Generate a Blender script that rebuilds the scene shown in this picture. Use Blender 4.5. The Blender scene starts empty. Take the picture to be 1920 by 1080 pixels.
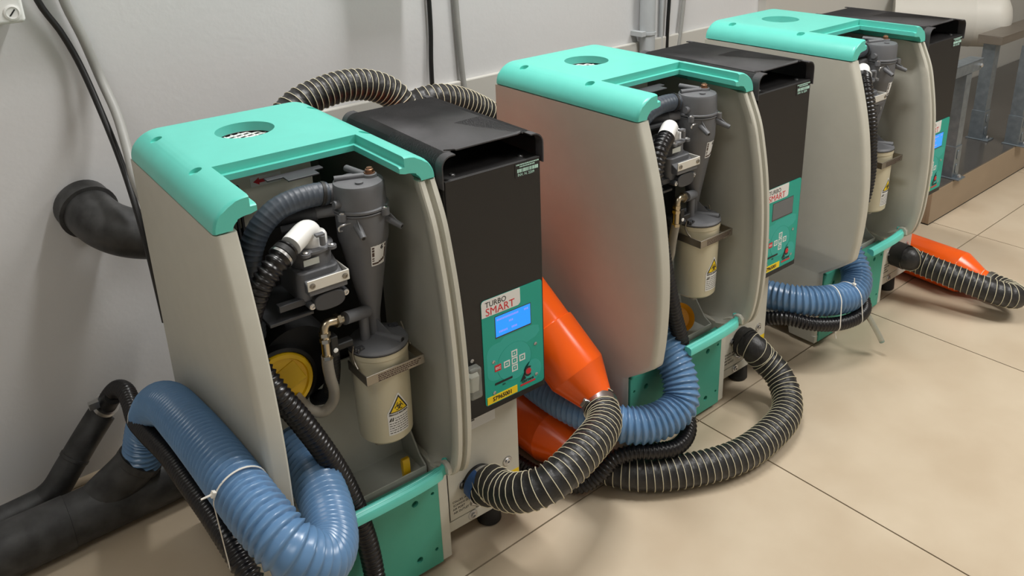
import bpy, bmesh, math, random
from math import sin, cos, pi, sqrt, atan2, radians
from mathutils import Vector, Matrix
random.seed(7)
SC = bpy.context.scene
COL = SC.collection

# ------------------------------------------------------------------ camera
cam_d = bpy.data.cameras.new('camera')
cam = bpy.data.objects.new('camera', cam_d)
COL.objects.link(cam)
R = ((0.7633651772767066, -0.6452827553337815, -0.029728299482904563),
     (-0.24022691471706306, -0.2408643036997371, -0.9403591955464474),
     (0.5996370865505427, 0.7249790016766582, -0.3388817073273401))
mw = Matrix(((R[0][0], -R[1][0], -R[2][0], -0.30777908),
             (R[0][1], -R[1][1], -R[2][1], -1.00020495),
             (R[0][2], -R[1][2], -R[2][2], 1.15573984),
             (0, 0, 0, 1)))
cam.matrix_world = mw
cam_d.sensor_fit = 'HORIZONTAL'
cam_d.sensor_width = 36.0
cam_d.lens = 1550.8471 / 1920 * 36
cam_d.shift_x = -16.579 / 1920
cam_d.shift_y = -222.343 / 1920
cam_d.clip_start = 0.05
SC.camera = cam

# ------------------------------------------------------------------ world, lamps, exposure
world = bpy.data.worlds.new('world')
SC.world = world
world.use_nodes = True
world.node_tree.nodes['Background'].inputs[0].default_value = (0.95, 0.97, 1.0, 1)
world.node_tree.nodes['Background'].inputs[1].default_value = 0.02


def area(name, loc, sx, sy, power, col=(1, 1, 1), rot=(0, 0, 0)):
    d = bpy.data.lights.new(name, 'AREA')
    d.shape = 'RECTANGLE'
    d.size, d.size_y = sx, sy
    d.energy = power
    d.color = col
    o = bpy.data.objects.new(name, d)
    o.location = loc
    o.rotation_euler = rot
    COL.objects.link(o)
    return o


area('ceiling_tube_light', (0.85, 0.12, 2.62), 0.14, 0.90, 27, (1.0, 0.99, 0.975))
area('fill_light', (2.3, -1.5, 2.64), 1.0, 1.0, 42, (1.0, 0.985, 0.96))  # soft fill added from the front right to brighten the front faces
area('fill_light', (-1.1, -1.0, 2.64), 1.0, 0.8, 9, (1.0, 1.0, 0.99))  # weak fill added from the left for the side faces
vs = SC.view_settings
SC.display_settings.display_device = 'sRGB'
vs.view_transform = 'Standard'
vs.look = 'None'
vs.gamma = 1.0
vs.use_curve_mapping = False
vs.exposure = 0.55
SC.cycles.max_bounces = 8
SC.cycles.diffuse_bounces = 5
SC.cycles.sample_clamp_indirect = 4.0


# ------------------------------------------------------------------ materials
def lin(c):
    return tuple(((v / 255) / 12.92 if v / 255 <= 0.04045 else ((v / 255 + 0.055) / 1.055) ** 2.4) for v in c)


MATS = {}


def mat(name, rgb, rough=0.5, metal=0.0, noise=0.05, nscale=30.0, bump=0.0, bscale=200.0, spec=0.5, dust=0.0,
        trans=0.0, emit=0.0, alpha=1.0):
    if name in MATS:
        return MATS[name]
    m = bpy.data.materials.new(name)
    m.use_nodes = True
    nt = m.node_tree
    b = nt.nodes['Principled BSDF']
    base = lin(rgb)
    tc = nt.nodes.new('ShaderNodeTexCoord')
    nz = nt.nodes.new('ShaderNodeTexNoise')
    nz.inputs['Scale'].default_value = nscale
    nz.inputs['Detail'].default_value = 4
    nt.links.new(tc.outputs['Object'], nz.inputs['Vector'])
    rmp = nt.nodes.new('ShaderNodeValToRGB')
    rmp.color_ramp.elements[0].position = 0.3
    rmp.color_ramp.elements[1].position = 0.7
    lo = [max(0, c * (1 - noise)) for c in base]
    hi = [min(1, c * (1 + noise)) for c in base]
    if dust > 0:
        hi = [c + (0.20 - c) * dust for c in base]
    rmp.color_ramp.elements[0].color = (*lo, 1)
    rmp.color_ramp.elements[1].color = (*hi, 1)
    nt.links.new(nz.outputs['Fac'], rmp.inputs['Fac'])
    nt.links.new(rmp.outputs['Color'], b.inputs['Base Color'])
    b.inputs['Roughness'].default_value = rough
    b.inputs['Metallic'].default_value = metal
    b.inputs['Specular IOR Level'].default_value = spec
    if trans:
        b.inputs['Transmission Weight'].default_value = trans
        b.inputs['IOR'].default_value = 1.3
    if alpha < 1:
        b.inputs['Alpha'].default_value = alpha
    if emit:
        b.inputs['Emission Color'].default_value = (*base, 1)
        b.inputs['Emission Strength'].default_value = emit
    if bump > 0:
        n2 = nt.nodes.new('ShaderNodeTexNoise')
        n2.inputs['Scale'].default_value = bscale
        n2.inputs['Detail'].default_value = 3
        nt.links.new(tc.outputs['Object'], n2.inputs['Vector'])
        bp = nt.nodes.new('ShaderNodeBump')
        bp.inputs['Strength'].default_value = bump
        bp.inputs['Distance'].default_value = 0.002
        nt.links.new(n2.outputs['Fac'], bp.inputs['Height'])
        nt.links.new(bp.outputs['Normal'], b.inputs['Normal'])
    MATS[name] = m
    return m


TEAL = mat('teal_plastic', (94, 199, 184), 0.34, noise=0.02, bump=0.03, bscale=900)
TEALD = mat('teal_plate_shaded', (70, 158, 136), 0.5, noise=0.02, bump=0.03, bscale=900)  # teal darkened in colour for the shade the recessed plate stands in
CREAM = mat('cream_plastic', (189, 187, 175), 0.45, noise=0.02, bump=0.03, bscale=700)
CREAMM = mat('cream_painted_metal', (198, 195, 182), 0.45, noise=0.02, bump=0.03, bscale=500)
BLACKM = mat('black_painted_metal', (19, 18, 18), 0.5, noise=0.12, bump=0.12, bscale=900)
BLACKT = mat('black_textured_lid', (60, 59, 61), 0.7, noise=0.25, nscale=18, bump=0.25, bscale=500)
DARK = mat('dark_interior', (14, 14, 14), 0.7)  # near-black, also stands in for shade inside gaps and openings
RUBBER = mat('black_rubber', (20, 20, 20), 0.55, bump=0.1)
GREYP = mat('grey_moulded_plastic', (98, 99, 102), 0.5, noise=0.05, bump=0.08, bscale=800)
GREYD = mat('dark_grey_plastic', (62, 63, 66), 0.5, noise=0.05)
GREYT = mat('grey_tray_sheet', (184, 187, 180), 0.45, noise=0.06, nscale=14)
HOSED = mat('grey_blue_hose', (58, 66, 76), 0.45, noise=0.06)
WHITEP = mat('white_plastic', (235, 235, 232), 0.35, noise=0.01)
BOTTLE = mat('beige_bottle_plastic', (196, 188, 162), 0.3, noise=0.02, nscale=8)
STEEL = mat('steel', (196, 196, 196), 0.28, metal=1.0, noise=0.05)
STEELD = mat('brushed_steel_strip', (150, 144, 134), 0.38, metal=0.9, noise=0.06)
ALU = mat('white_aluminium', (214, 212, 204), 0.4, metal=0.3, noise=0.02)
BRASS = mat('nickel_brass', (184, 172, 150), 0.28, metal=1.0, noise=0.08)
COPPER = mat('rusty_nut', (150, 112, 88), 0.4, metal=0.9, noise=0.2, nscale=90)
YELLOW = mat('yellow_plastic', (232, 188, 20), 0.4, noise=0.02)
AMBER = mat('amber_plastic', (216, 146, 16), 0.35, noise=0.04)
CLEAR = mat('clear_tube', (205, 208, 200), 0.15, trans=0.75, noise=0.02)
CLEARD = mat('milky_tube', (176, 170, 158), 0.25, trans=0.35, noise=0.03)
ORANGE = mat('orange_pvc', (246, 96, 22), 0.22, noise=0.04, nscale=12)
BLUE = mat('blue_hose_pvc', (94, 130, 168), 0.26, noise=0.05, nscale=14)
BLKH = mat('black_corrugated', (22, 20, 22), 0.28, noise=0.1)
FABR = mat('black_coated_fabric', (34, 33, 33), 0.42, noise=0.18, nscale=60, bump=0.5, bscale=120)
THREAD = mat('cream_thread', (214, 206, 178), 0.6, noise=0.04)
HDPE = mat('dusty_black_pipe', (24, 24, 24), 0.5, noise=0.2, nscale=26, dust=0.22, bump=0.05)
TIE = mat('white_cable_tie', (226, 222, 212), 0.4, noise=0.02)
BLUEC = mat('blue_clamp_band', (36, 82, 140), 0.4, noise=0.05)
LAB_T = mat('label_teal', (0, 158, 140), 0.45, noise=0.01)
LAB_L = mat('label_light_teal', (38, 168, 156), 0.45, noise=0.01)
LAB_W = mat('label_white', (222, 222, 220), 0.5, noise=0.01)
LAB_Y = mat('label_yellow', (240, 206, 20), 0.5, noise=0.02)
LAB_R = mat('label_red', (204, 34, 48), 0.5, noise=0.01)
LAB_K = mat('label_black', (24, 24, 26), 0.5, noise=0.01)
LAB_G = mat('print_grey', (70, 68, 62), 0.6, noise=0.02)
LAB_N = mat('print_brown', (70, 52, 44), 0.6, noise=0.02)
LAB_M = mat('print_mint', (186, 226, 214), 0.6, noise=0.02)
LCD = mat('lcd_blue', (20, 140, 246), 0.2, noise=0.04, nscale=60, emit=0.45)
LCDM = mat('lcd_violet', (122, 132, 232), 0.3, noise=0.04, emit=0.5)
LCDO = mat('lcd_off', (92, 98, 104), 0.2, noise=0.03)
GALV = mat('galvanised_steel', (128, 138, 146), 0.4, metal=0.7, noise=0.16, nscale=40)
PLIN = mat('taupe_plinth', (150, 132, 110), 0.4, metal=0.1, noise=0.04, nscale=8)
PLINT = mat('dark_plinth_top', (70, 66, 62), 0.18, noise=0.06, nscale=10)
TANKM = mat('grey_tank_paint', (200, 197, 188), 0.5, noise=0.03, nscale=6)
GREYC = mat('grey_cable', (150, 150, 146), 0.5, noise=0.04)
GREYCD = mat('grey_conduit', (176, 180, 182), 0.45, noise=0.03)
BLKC = mat('black_cable', (16, 16, 16), 0.45, noise=0.05)
WALLM = mat('white_plaster', (206, 206, 206), 0.7, noise=0.015, nscale=3, bump=0.18, bscale=70)
WALL2 = mat('greige_wall_panel', (190, 188, 181), 0.55, noise=0.015, nscale=3, bump=0.08, bscale=70)
GROUT = mat('grout', (84, 76, 66), 0.8, noise=0.1)
CEIL = mat('ceiling_paint', (225, 225, 222), 0.8, noise=0.01)


def tile_mat():
    m = bpy.data.materials.new('beige_porcelain_tile')
    m.use_nodes = True
    nt = m.node_tree
    b = nt.nodes['Principled BSDF']
    tc = nt.nodes.new('ShaderNodeTexCoord')
    geo = nt.nodes.new('ShaderNodeNewGeometry')
    nz = nt.nodes.new('ShaderNodeTexNoise')
    nz.inputs['Scale'].default_value = 5
    nz.inputs['Detail'].default_value = 6
    nt.links.new(geo.outputs['Position'], nz.inputs['Vector'])
    r = nt.nodes.new('ShaderNodeValToRGB')
    r.color_ramp.elements[0].position = 0.35
    r.color_ramp.elements[1].position = 0.7
    r.color_ramp.elements[0].color = (*lin((188, 171, 147)), 1)
    r.color_ramp.elements[1].color = (*lin((200, 185, 162)), 1)
    nt.links.new(nz.outputs['Fac'], r.inputs['Fac'])
    nt.links.new(r.outputs['Color'], b.inputs['Base Color'])
    b.inputs['Roughness'].default_value = 0.33
    b.inputs['Specular IOR Level'].default_value = 0.4
    return m


TILE = tile_mat()


# ------------------------------------------------------------------ mesh helpers
class MB:
    def __init__(s):
        s.v = []
        s.f = []

    def add(s, vs, fs):
        o = len(s.v)
        s.v += [tuple(p) for p in vs]
        s.f += [tuple(i + o for i in f) for f in fs]
        return s

    def box(s, x0, x1, y0, y1, z0, z1):
        v = [(x, y, z) for z in (z0, z1) for y in (y0, y1) for x in (x0, x1)]
        return s.add(v, [(0, 2, 3, 1), (4, 5, 7, 6), (0, 1, 5, 4), (2, 6, 7, 3), (0, 4, 6, 2), (1, 3, 7, 5)])

    def prism(s, pts, ax, a0, a1):
        """polygon in the plane across axis ax (x: (y,z), y: (x,z), z: (x,y)), extruded a0..a1"""
        def mk(p, a):
            return {'x': (a, p[0], p[1]), 'y': (p[0], a, p[1]), 'z': (p[0], p[1], a)}[ax]
        n = len(pts)
        v = [mk(p, a0) for p in pts] + [mk(p, a1) for p in pts]
        f = [tuple(range(n)), tuple(range(2 * n - 1, n - 1, -1))]
        f += [(i, n + i, n + (i + 1) % n, (i + 1) % n) for i in range(n)]
        return s.add(v, f)

    def rings(s, rs, closed=True, cap0=True, cap1=True):
        n = len(rs[0])
        v = [p for r in rs for p in r]
        f = []
        for i in range(len(rs) - 1):
            for j in range(n if closed else n - 1):
                k = (j + 1) % n
                f.append((i * n + j, i * n + k, (i + 1) * n + k, (i + 1) * n + j))
        if cap0:
            f.append(tuple(range(n - 1, -1, -1)))
        if cap1:
            f.append(tuple((len(rs) - 1) * n + j for j in range(n)))
        return s.add(v, f)

    def tube(s, p0, p1, r0, r1=None, n=16, cap=True):
        if r1 is None:
            r1 = r0
        p0, p1 = Vector(p0), Vector(p1)
        a, b = frame((p1 - p0).normalized())
        rs = [[p + (a * cos(2 * pi * j / n) + b * sin(2 * pi * j / n)) * r for j in range(n)] for p, r in ((p0, r0), (p1, r1))]
        return s.rings(rs, True, cap, cap)

    def lathe(s, prof, o, ax=(0, 0, 1), n=32, cap0=True, cap1=True):
        o, ax = Vector(o), Vector(ax).normalized()
        a, b = frame(ax)
        rs = [[o + ax * h + (a * cos(2 * pi * j / n) + b * sin(2 * pi * j / n)) * r for j in range(n)] for r, h in prof]
        return s.rings(rs, True, cap0, cap1)

    def sweep(s, path, rad, n=12, cap=True, closed=False):
        """path: list of Vectors, rad: r or function (i, theta)"""
        T = tangents(path, closed)
        A, B = transport(path, T)
        rs = []
        for i, p in enumerate(path):
            ring = []
            for j in range(n):
                th = 2 * pi * j / n
                r = rad(i, th) if callable(rad) else rad
                ring.append(p + (A[i] * cos(th) + B[i] * sin(th)) * r)
            rs.append(ring)
        if closed:
            rs.append(rs[0])
        return s.rings(rs, True, cap and not closed, cap and not closed)

    def map(s, fn):
        s.v = [tuple(fn(Vector(p))) for p in s.v]
        return s


def frame(t):
    u = Vector((0, 0, 1)) if abs(t.z) < 0.9 else Vector((1, 0, 0))
    a = t.cross(u).normalized()
    b = t.cross(a).normalized()
    return a, b


def tangents(P, closed=False):
    n = len(P)
    out = []
    for i in range(n):
        a = P[i - 1] if (i > 0 or closed) else P[i]
        b = P[(i + 1) % n] if (i < n - 1 or closed) else P[i]
        out.append((b - a).normalized())
    return out


def transport(P, T):
    a, b = frame(T[0])
    A, B = [a], [b]
    for i in range(1, len(P)):
        q = T[i - 1].rotation_difference(T[i])
        a = q @ A[-1]
        a = (a - T[i] * a.dot(T[i])).normalized()
        A.append(a)
        B.append(T[i].cross(a))
    return A, B


def spline(pts, ds):
    """Catmull-Rom through pts resampled every ds"""
    P = [Vector(p) for p in pts]
    P = [P[0] * 2 - P[1]] + P + [P[-1] * 2 - P[-2]]
    fine = []
    for i in range(1, len(P) - 2):
        p0, p1, p2, p3 = P[i - 1:i + 3]
        d1 = max(1e-6, (p1 - p0).length ** 0.5)
        d2 = max(1e-6, (p2 - p1).length ** 0.5)
        d3 = max(1e-6, (p3 - p2).length ** 0.5)
        m1 = (p1 - p0) / d1 - (p2 - p0) / (d1 + d2) + (p2 - p1) / d2
        m2 = (p2 - p1) / d2 - (p3 - p1) / (d2 + d3) + (p3 - p2) / d3
        m1 *= d2
        m2 *= d2
        N = 24
        for k in range(N):
            t = k / N
            t2, t3 = t * t, t * t * t
            fine.append(p1 * (2 * t3 - 3 * t2 + 1) + m1 * (t3 - 2 * t2 + t) + p2 * (-2 * t3 + 3 * t2) + m2 * (t3 - t2))
    fine.append(P[-2].copy())
    L = [0.0]
    for i in range(1, len(fine)):
        L.append(L[-1] + (fine[i] - fine[i - 1]).length)
    n = max(2, int(round(L[-1] / ds)))
    out = []
    k = 0
    for i in range(n + 1):
        d = L[-1] * i / n
        while k < len(L) - 2 and L[k + 1] < d:
            k += 1
        t = (d - L[k]) / max(1e-9, L[k + 1] - L[k])
        out.append(fine[k].lerp(fine[k + 1], t))
    return out


def obj(name, mb, m, parent=None, bevel=0.0, seg=2, smooth=35, kind=None):
    me = bpy.data.meshes.new(name)
    me.from_pydata(mb.v, [], mb.f)
    bm = bmesh.new()
    bm.from_mesh(me)
    bmesh.ops.recalc_face_normals(bm, faces=bm.faces)
    bm.to_mesh(me)
    bm.free()
    me.materials.append(m)
    if smooth:
        me.shade_smooth()
        me.set_sharp_from_angle(angle=radians(smooth))
    o = bpy.data.objects.new(name, me)
    COL.objects.link(o)
    if parent:
        o.parent = parent
    if bevel:
        md = o.modifiers.new('bevel', 'BEVEL')
        md.width = bevel
        md.segments = seg
        md.limit_method = 'ANGLE'
        md.angle_limit = radians(40)
        md.harden_normals = False
        if seg > 1:
            wn = o.modifiers.new('wn', 'WEIGHTED_NORMAL')
            wn.keep_sharp = True
    if kind:
        o['kind'] = kind
    return o


def cut(o, mb):
    """boolean difference, applied"""
    c = obj('cutter', mb, DARK, smooth=0)
    md = o.modifiers.new('cut', 'BOOLEAN')
    md.object = c
    md.operation = 'DIFFERENCE'
    md.solver = 'EXACT'
    md.use_self = True
    dg = bpy.context.evaluated_depsgraph_get()
    me = bpy.data.meshes.new_from_object(o.evaluated_get(dg))
    m0 = o.data.materials[0]
    o.modifiers.remove(md)
    o.data = me
    me.materials.clear()
    me.materials.append(m0)
    for p in me.polygons:
        p.material_index = 0
    me.shade_smooth()
    me.set_sharp_from_angle(angle=radians(32))
    bpy.data.objects.remove(c)
    wn = o.modifiers.new('wn', 'WEIGHTED_NORMAL')
    wn.keep_sharp = True


def empty(name, loc, rz, label, cat, group=None):
    o = bpy.data.objects.new(name, None)
    o.empty_display_size = 0.1
    o.location = loc
    o.rotation_euler = (0, 0, rz)
    COL.objects.link(o)
    tag(o, label, cat, group)
    return o


def tag(o, label=None, cat=None, group=None, kind=None):
    if label:
        o['label'] = label
    if cat:
        o['category'] = cat
    if group:
        o['group'] = group
    if kind:
        o['kind'] = kind
    return o


def rrect(x0, x1, z0, z1, r, n=5):
    pts = []
    for cx, cz, a0 in ((x1 - r, z1 - r, 0), (x0 + r, z1 - r, 90), (x0 + r, z0 + r, 180), (x1 - r, z0 + r, 270)):
        for k in range(n + 1):
            a = radians(a0 + 90 * k / n)
            pts.append((cx + r * cos(a), cz + r * sin(a)))
    return pts


def text(s, size, x, z, y, m, parent, name='lettering', align='LEFT', sx=1.0, warp=None, bold=0.0, rot=0.0):
    """lettering standing on a front face (facing -y), left/baseline at (x, y, z)"""
    cu = bpy.data.curves.new('text', 'FONT')
    cu.body = s
    cu.size = size
    cu.align_x = align
    cu.extrude = 0.0002
    cu.offset = bold
    cu.resolution_u = 3
    o = bpy.data.objects.new('text', cu)
    COL.objects.link(o)
    dg = bpy.context.evaluated_depsgraph_get()
    me = bpy.data.meshes.new_from_object(o.evaluated_get(dg))
    bpy.data.objects.remove(o)
    c, sn = cos(rot), sin(rot)
    for v in me.vertices:
        a, b, h = v.co.x * sx, v.co.y, v.co.z
        p = Vector((x + a * c - b * sn, y - h, z + a * sn + b * c))
        v.co = warp(p) if warp else p
    me.materials.clear()
    me.materials.append(m)
    me.name = name
    r = bpy.data.objects.new(name, me)
    COL.objects.link(r)
    r.parent = parent
    return r


def copy_tree(o, parent=None):
    c = o.copy()
    COL.objects.link(c)
    if parent is not None:
        c.parent = parent
    for ch in list(o.children):
        copy_tree(ch, c)
    return c


# ------------------------------------------------------------------ the room
WY = 0.68
floor = obj('floor', MB().box(-3.2, 6.2, -3.6, WY + 0.05, -0.06, -0.004), GROUT, smooth=0)
tag(floor, 'beige porcelain tiled floor with thin dark joints', kind='structure')
T = 0.7124
XJ, YL = 0.9584, -0.0609
gap = 0.0016
tile_me = None
for i in range(-6, 8):
    for j in range(-5, 2):
        x0, x1 = XJ + i * T + gap, XJ + (i + 1) * T - gap
        y0, y1 = YL + j * T + gap, YL + (j + 1) * T - gap
        y1c = min(y1, WY)
        if y1c - y0 < 0.02 or x1 < -3 or x0 > 6:
            continue
        full = y1c == y1
        if full and tile_me:
            o = bpy.data.objects.new('tile', tile_me)
            COL.objects.link(o)
            o.parent = floor
            o.location = ((x0 + x1) / 2, (y0 + y1) / 2, 0)
        else:
            hx, hy = (x1 - x0) / 2, (y1c - y0) / 2
            o = obj('tile', MB().box(-hx, hx, -hy, hy, -0.006, 0.0), TILE, floor, bevel=0.0008, seg=1, smooth=0)
            o.location = ((x0 + x1) / 2, (y0 + y1c) / 2, 0)
            if full:
                tile_me = o.data

tag(obj('wall_back', MB().box(-3.2, 6.2, WY, WY + 0.1, -0.06, 2.7), WALLM, smooth=0), 'white plaster wall behind the row of machines', kind='structure')
tag(obj('wall_left', MB().box(-3.3, -3.2, -3.6, WY + 0.1, -0.06, 2.7), WALLM, smooth=0), 'white plaster wall at the left end of the room', kind='structure')
tag(obj('wall_right', MB().box(6.2, 6.3, -3.6, WY + 0.1, -0.06, 2.7), WALLM, smooth=0), 'white plaster wall at the far end of the room', kind='structure')
tag(obj('wall_front', MB().box(-3.3, 6.3, -3.7, -3.6, -0.06, 2.7), WALLM, smooth=0), 'white plaster wall facing the machines', kind='structure')
tag(obj('ceiling', MB().box(-3.3, 6.3, -3.7, WY + 0.1, 2.7, 2.78), CEIL, smooth=0), 'white painted ceiling', kind='structure')
wp = obj('trim_1', MB().box(0.42, 2.17, WY - 0.014, WY, 0, 0.662), WALL2, smooth=0, bevel=0.003)
tag(wp, 'greige wainscot panel along the lower wall with a bright top edge', kind='structure')
tag(obj('trim_2', MB().box(2.17, 6.2, WY - 0.03, WY, 0, 2.7), WALL2, smooth=0), 'shallow greige pilaster face of the far wall', kind='structure')

# ------------------------------------------------------------------ suction unit
MPOSE = [(0.0, 0.0, -0.044860), (0.729968, -0.045413, -0.020921), (1.405254, -0.066086, -0.017442)]


def loc(m, p):
    X, Y, a = MPOSE[m - 1]
    return Vector((X + cos(a) * p[0] - sin(a) * p[1], Y + sin(a) * p[0] + cos(a) * p[1], p[2]))


def interp(tab, z):
    for (z0, y0), (z1, y1) in zip(tab, tab[1:]):
        if z0 <= z <= z1:
            return y0 + (y1 - y0) * (z - z0) / (z1 - z0)
    return tab[-1][1] if z > tab[-1][0] else tab[0][1]


def smoothtab(tab, per=5):
    P = spline([(z, y, 0) for z, y in tab], 0.006)
    return [(p.x, p.y) for p in P]


def make_machine():
    M = empty('suction_unit', (0, 0, 0), 0, 'x', 'suction unit')
    # ---- left shell: rows of an L-shaped section, front edge curved
    LT = smoothtab([(0.255, -0.066), (0.262, -0.0735), (0.29, -0.079), (0.33, -0.0835), (0.40, -0.0865), (0.47, -0.084), (0.55, -0.074), (0.61, -0.062), (0.68, -0.0425), (0.7360, -0.0235)])
    rows = []

    def secL(z, yf, w):
        return [Vector(p + (z,)) for p in ((0, 0.385), (0, yf + 0.012), (0.0012, yf + 0.006), (0.0045, yf + 0.0015), (0.009, yf), (w - 0.003, yf), (w, yf + 0.003), (w, yf + 0.026), (0.011, yf + 0.028), (0.011, 0.385))]
    for z, y, w in [(0.03, -0.003, 0.0125), (0.205, -0.003, 0.0125), (0.2065, -0.004, 0.03), (0.235, -0.042, 0.03), (0.247, -0.0565, 0.03)]:
        rows.append(secL(z, y, w))
    for z, y in LT:
        rows.append(secL(z, y, 0.030))
    mb = MB().rings(rows)
    mb.prism([(-0.003, 0.012), (0.07, 0.012), (0.074, 0.0301), (-0.003, 0.0301)], 'x', 0, 0.0125)
    obj('left_shell', mb, CREAM, M, smooth=40)
    # ---- right shell with the double strip
    RT = smoothtab([(0.232, -0.056), (0.24, -0.066), (0.262, -0.0775), (0.30, -0.0855), (0.35, -0.0895), (0.42, -0.0905), (0.50, -0.0865), (0.57, -0.0785), (0.63, -0.067), (0.68, -0.054), (0.7360, -0.0285)])
    rows = []

    def secR(z, yf):
        yb = min(yf + 0.03, 0.30)
        return [Vector(p + (z,)) for p in ((0.3235, 0.385), (0.3235, yf + 0.004), (0.3205, yf), (0.3138, yf + 0.0005), (0.3125, yf + 0.010), (0.3062, yf + 0.010), (0.3048, yf + 0.0015), (0.2975, yf + 0.0015), (0.2955, yf + 0.004), (0.2955, yf + 0.018), (0.300, yf + 0.024), (0.308, yb + 0.02), (0.313, 0.385))]
    for z, y in [(0.212, -0.008), (0.222, -0.040)]:
        rows.append(secR(z, y))
    for z, y in RT:
        rows.append(secR(z, y))
    obj('right_shell', MB().rings(rows), CREAM, M, smooth=40)
    obj('base_side_strip', MB().box(0.2995, 0.3195, -0.003, 0.385, 0.012, 0.213), CREAMM, M, bevel=0.002)
    # door catch at the foot of the right shell
    mb = MB().prism([(-0.064, 0.2415), (-0.047, 0.2415), (-0.030, 0.240), (-0.014, 0.232), (-0.014, 0.236), (-0.030, 0.2455), (-0.038, 0.2475), (-0.040, 0.256), (-0.047, 0.260), (-0.056, 0.260), (-0.0635, 0.253)], 'x', 0.2875, 0.2960)
    k = obj('door_catch', mb, CREAM, M, bevel=0.002)
    cut(k, MB().tube((0.27, -0.0505, 0.2515), (0.31, -0.0505, 0.2515), 0.0035))
    # ---- base
    obj('base_box', MB().box(0.0126, 0.2994, 0.012, 0.38, 0.03, 0.186), CREAMM, M)
    bp = obj('base_plate', MB().box(0.0127, 0.2992, -0.0055, 0.012, 0.0135, 0.199), TEALD, M, smooth=30)
    mb = MB()
    for x, z, r in ((0.2533, 0.1644, 0.0062), (0.2877, 0.1668, 0.0034), (0.2533, 0.0442, 0.0062), (0.2877, 0.0473, 0.0034),
                    (0.0585, 0.1644, 0.0062), (0.024, 0.1668, 0.0034), (0.0585, 0.0442, 0.0062), (0.024, 0.0473, 0.0034)):
        mb.tube((x, -0.02, z), (x, 0.004, z), r, n=18)
    cut(bp, mb)
    # bowed lip bar in front of the plate
    ctr = spline([(0.119, -0.0595, 0), (0.18, -0.060, 0), (0.24, -0.0585, 0), (0.275, -0.054, 0), (0.292, -0.0465, 0), (0.2985, -0.036, 0)], 0.006)
    tg = tangents(ctr)
    rs = []
    for i, p in enumerate(ctr):
        n_ = Vector((tg[i].y, -tg[i].x, 0))
        wid = 0.0085 * (1 if i < len(ctr) - 5 else 0.55)
        prof = ((-wid, 0.2445), (-wid, 0.2535), (-wid * 0.45, 0.2555), (-wid * 0.3, 0.2545), (-wid * 0.1, 0.2556), (wid * 0.15, 0.2546), (wid * 0.35, 0.2556), (wid * 0.8, 0.2535), (wid, 0.250), (wid, 0.2395), (wid * 0.5, 0.2385))
        rs.append([Vector((p.x + n_.x * a, p.y + n_.y * a, h)) for a, h in prof])
    obj('lip_bar', MB().rings(rs), TEAL, M, smooth=30)
    # ---- tray
    mb = MB()
    mb.prism([(0.020, 0.188), (0.020, 0.206), (0.0225, 0.206), (0.0225, 0.1925), (0.098, 0.1925), (0.140, 0.388), (0.1435, 0.388), (0.102, 0.188)], 'x', 0.016, 0.295)
    obj('drip_tray', mb, GREYT, M, bevel=0.0008)
    obj('tray_rim', MB().prism([(0.0225, 0.188), (0.0225, 0.206), (0.040, 0.216), (0.075, 0.262), (0.118, 0.40), (0.142, 0.40), (0.10, 0.188)], 'x', 0.2925, 0.2955), GREYT, M)
    # ---- dark interior
    obj('inner_back_panel', MB().box(0.0125, 0.312, 0.15, 0.156, 0.2, 0.668).box(0.0125, 0.062, 0.15, 0.156, 0.668, 0.74), DARK, M)  # second box added to keep the space behind the fins dark
    obj('inner_shade_sheet', MB().box(0.0112, 0.0135, 0.005, 0.37, 0.2, 0.737), DARK, M)  # near-black sheet added to darken the cream inside of the shell
    obj('rear_panel', MB().box(0.011, 0.3135, 0.372, 0.385, 0.03, 0.74), CREAMM, M)
    ud = obj('upper_duct', MB().box(0.062, 0.205, 0.142, 0.20, 0.668, 0.757), CREAMM, M, bevel=0.002)
    st = obj('arrow_sticker', MB().box(0.108, 0.155, 0.1412, 0.142, 0.728, 0.743), LAB_W, ud)
    obj('arrow', MB().prism([(0.112, 0.7355), (0.121, 0.741), (0.121, 0.738), (0.151, 0.738), (0.151, 0.733), (0.121, 0.733), (0.121, 0.730)], 'y', 0.1405, 0.1412), LAB_R, st)
    mb = MB()
    for k in range(9):
        mb.box(0.03 + k * 0.007, 0.033 + k * 0.007, 0.135, 0.15, 0.57, 0.737)
    obj('cooling_fins', mb, GREYD, M)
    obj('motor_housing', MB().lathe([(0.02, 0), (0.062, 0.004), (0.066, 0.02), (0.066, 0.085), (0.05, 0.1)], (0.115, 0.062, 0.46), (0, 1, 0)), DARK, M)
    # latch plate hanging under the notch
    mb = MB().prism([(0.118, 0.112), (0.205, 0.112), (0.205, 0.098), (0.190, 0.098), (0.190, 0.078), (0.142, 0.078), (0.142, 0.098), (0.118, 0.098)], 'z', 0.7460, 0.7485)
    obj('latch_plate', mb, GREYD, M, bevel=0.0006)
    # ---- top cover
    def arc(cx, cz, r, a0, a1, n=8, rz=None):
        rz = rz or r
        return [(cx + r * cos(radians(a0 + (a1 - a0) * k / n)), cz + rz * sin(radians(a0 + (a1 - a0) * k / n))) for k in range(n + 1)]
    ZT, ZG = 0.780, 0.7385
    xr = 0.3235
    outer = arc(0.048, ZG, 0.048, 180, 90, 10, ZT - ZG) + arc(xr - 0.048, ZG, 0.048, 90, 0, 10, ZT - ZG)
    inner = arc(xr - 0.048, ZG, 0.03, 0, 90, 8, 0.026) + arc(0.048, ZG, 0.03, 90, 180, 8, 0.026)

    def back_at(i, n, x):  # rounded rear corners in plan
        return 0
    mb = MB()
    sec = outer + inner
    ys = [0.1203, 0.375, 0.382, 0.386]
    ins = [0, 0, 0.0012, 0.004]
    rs = []
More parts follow.
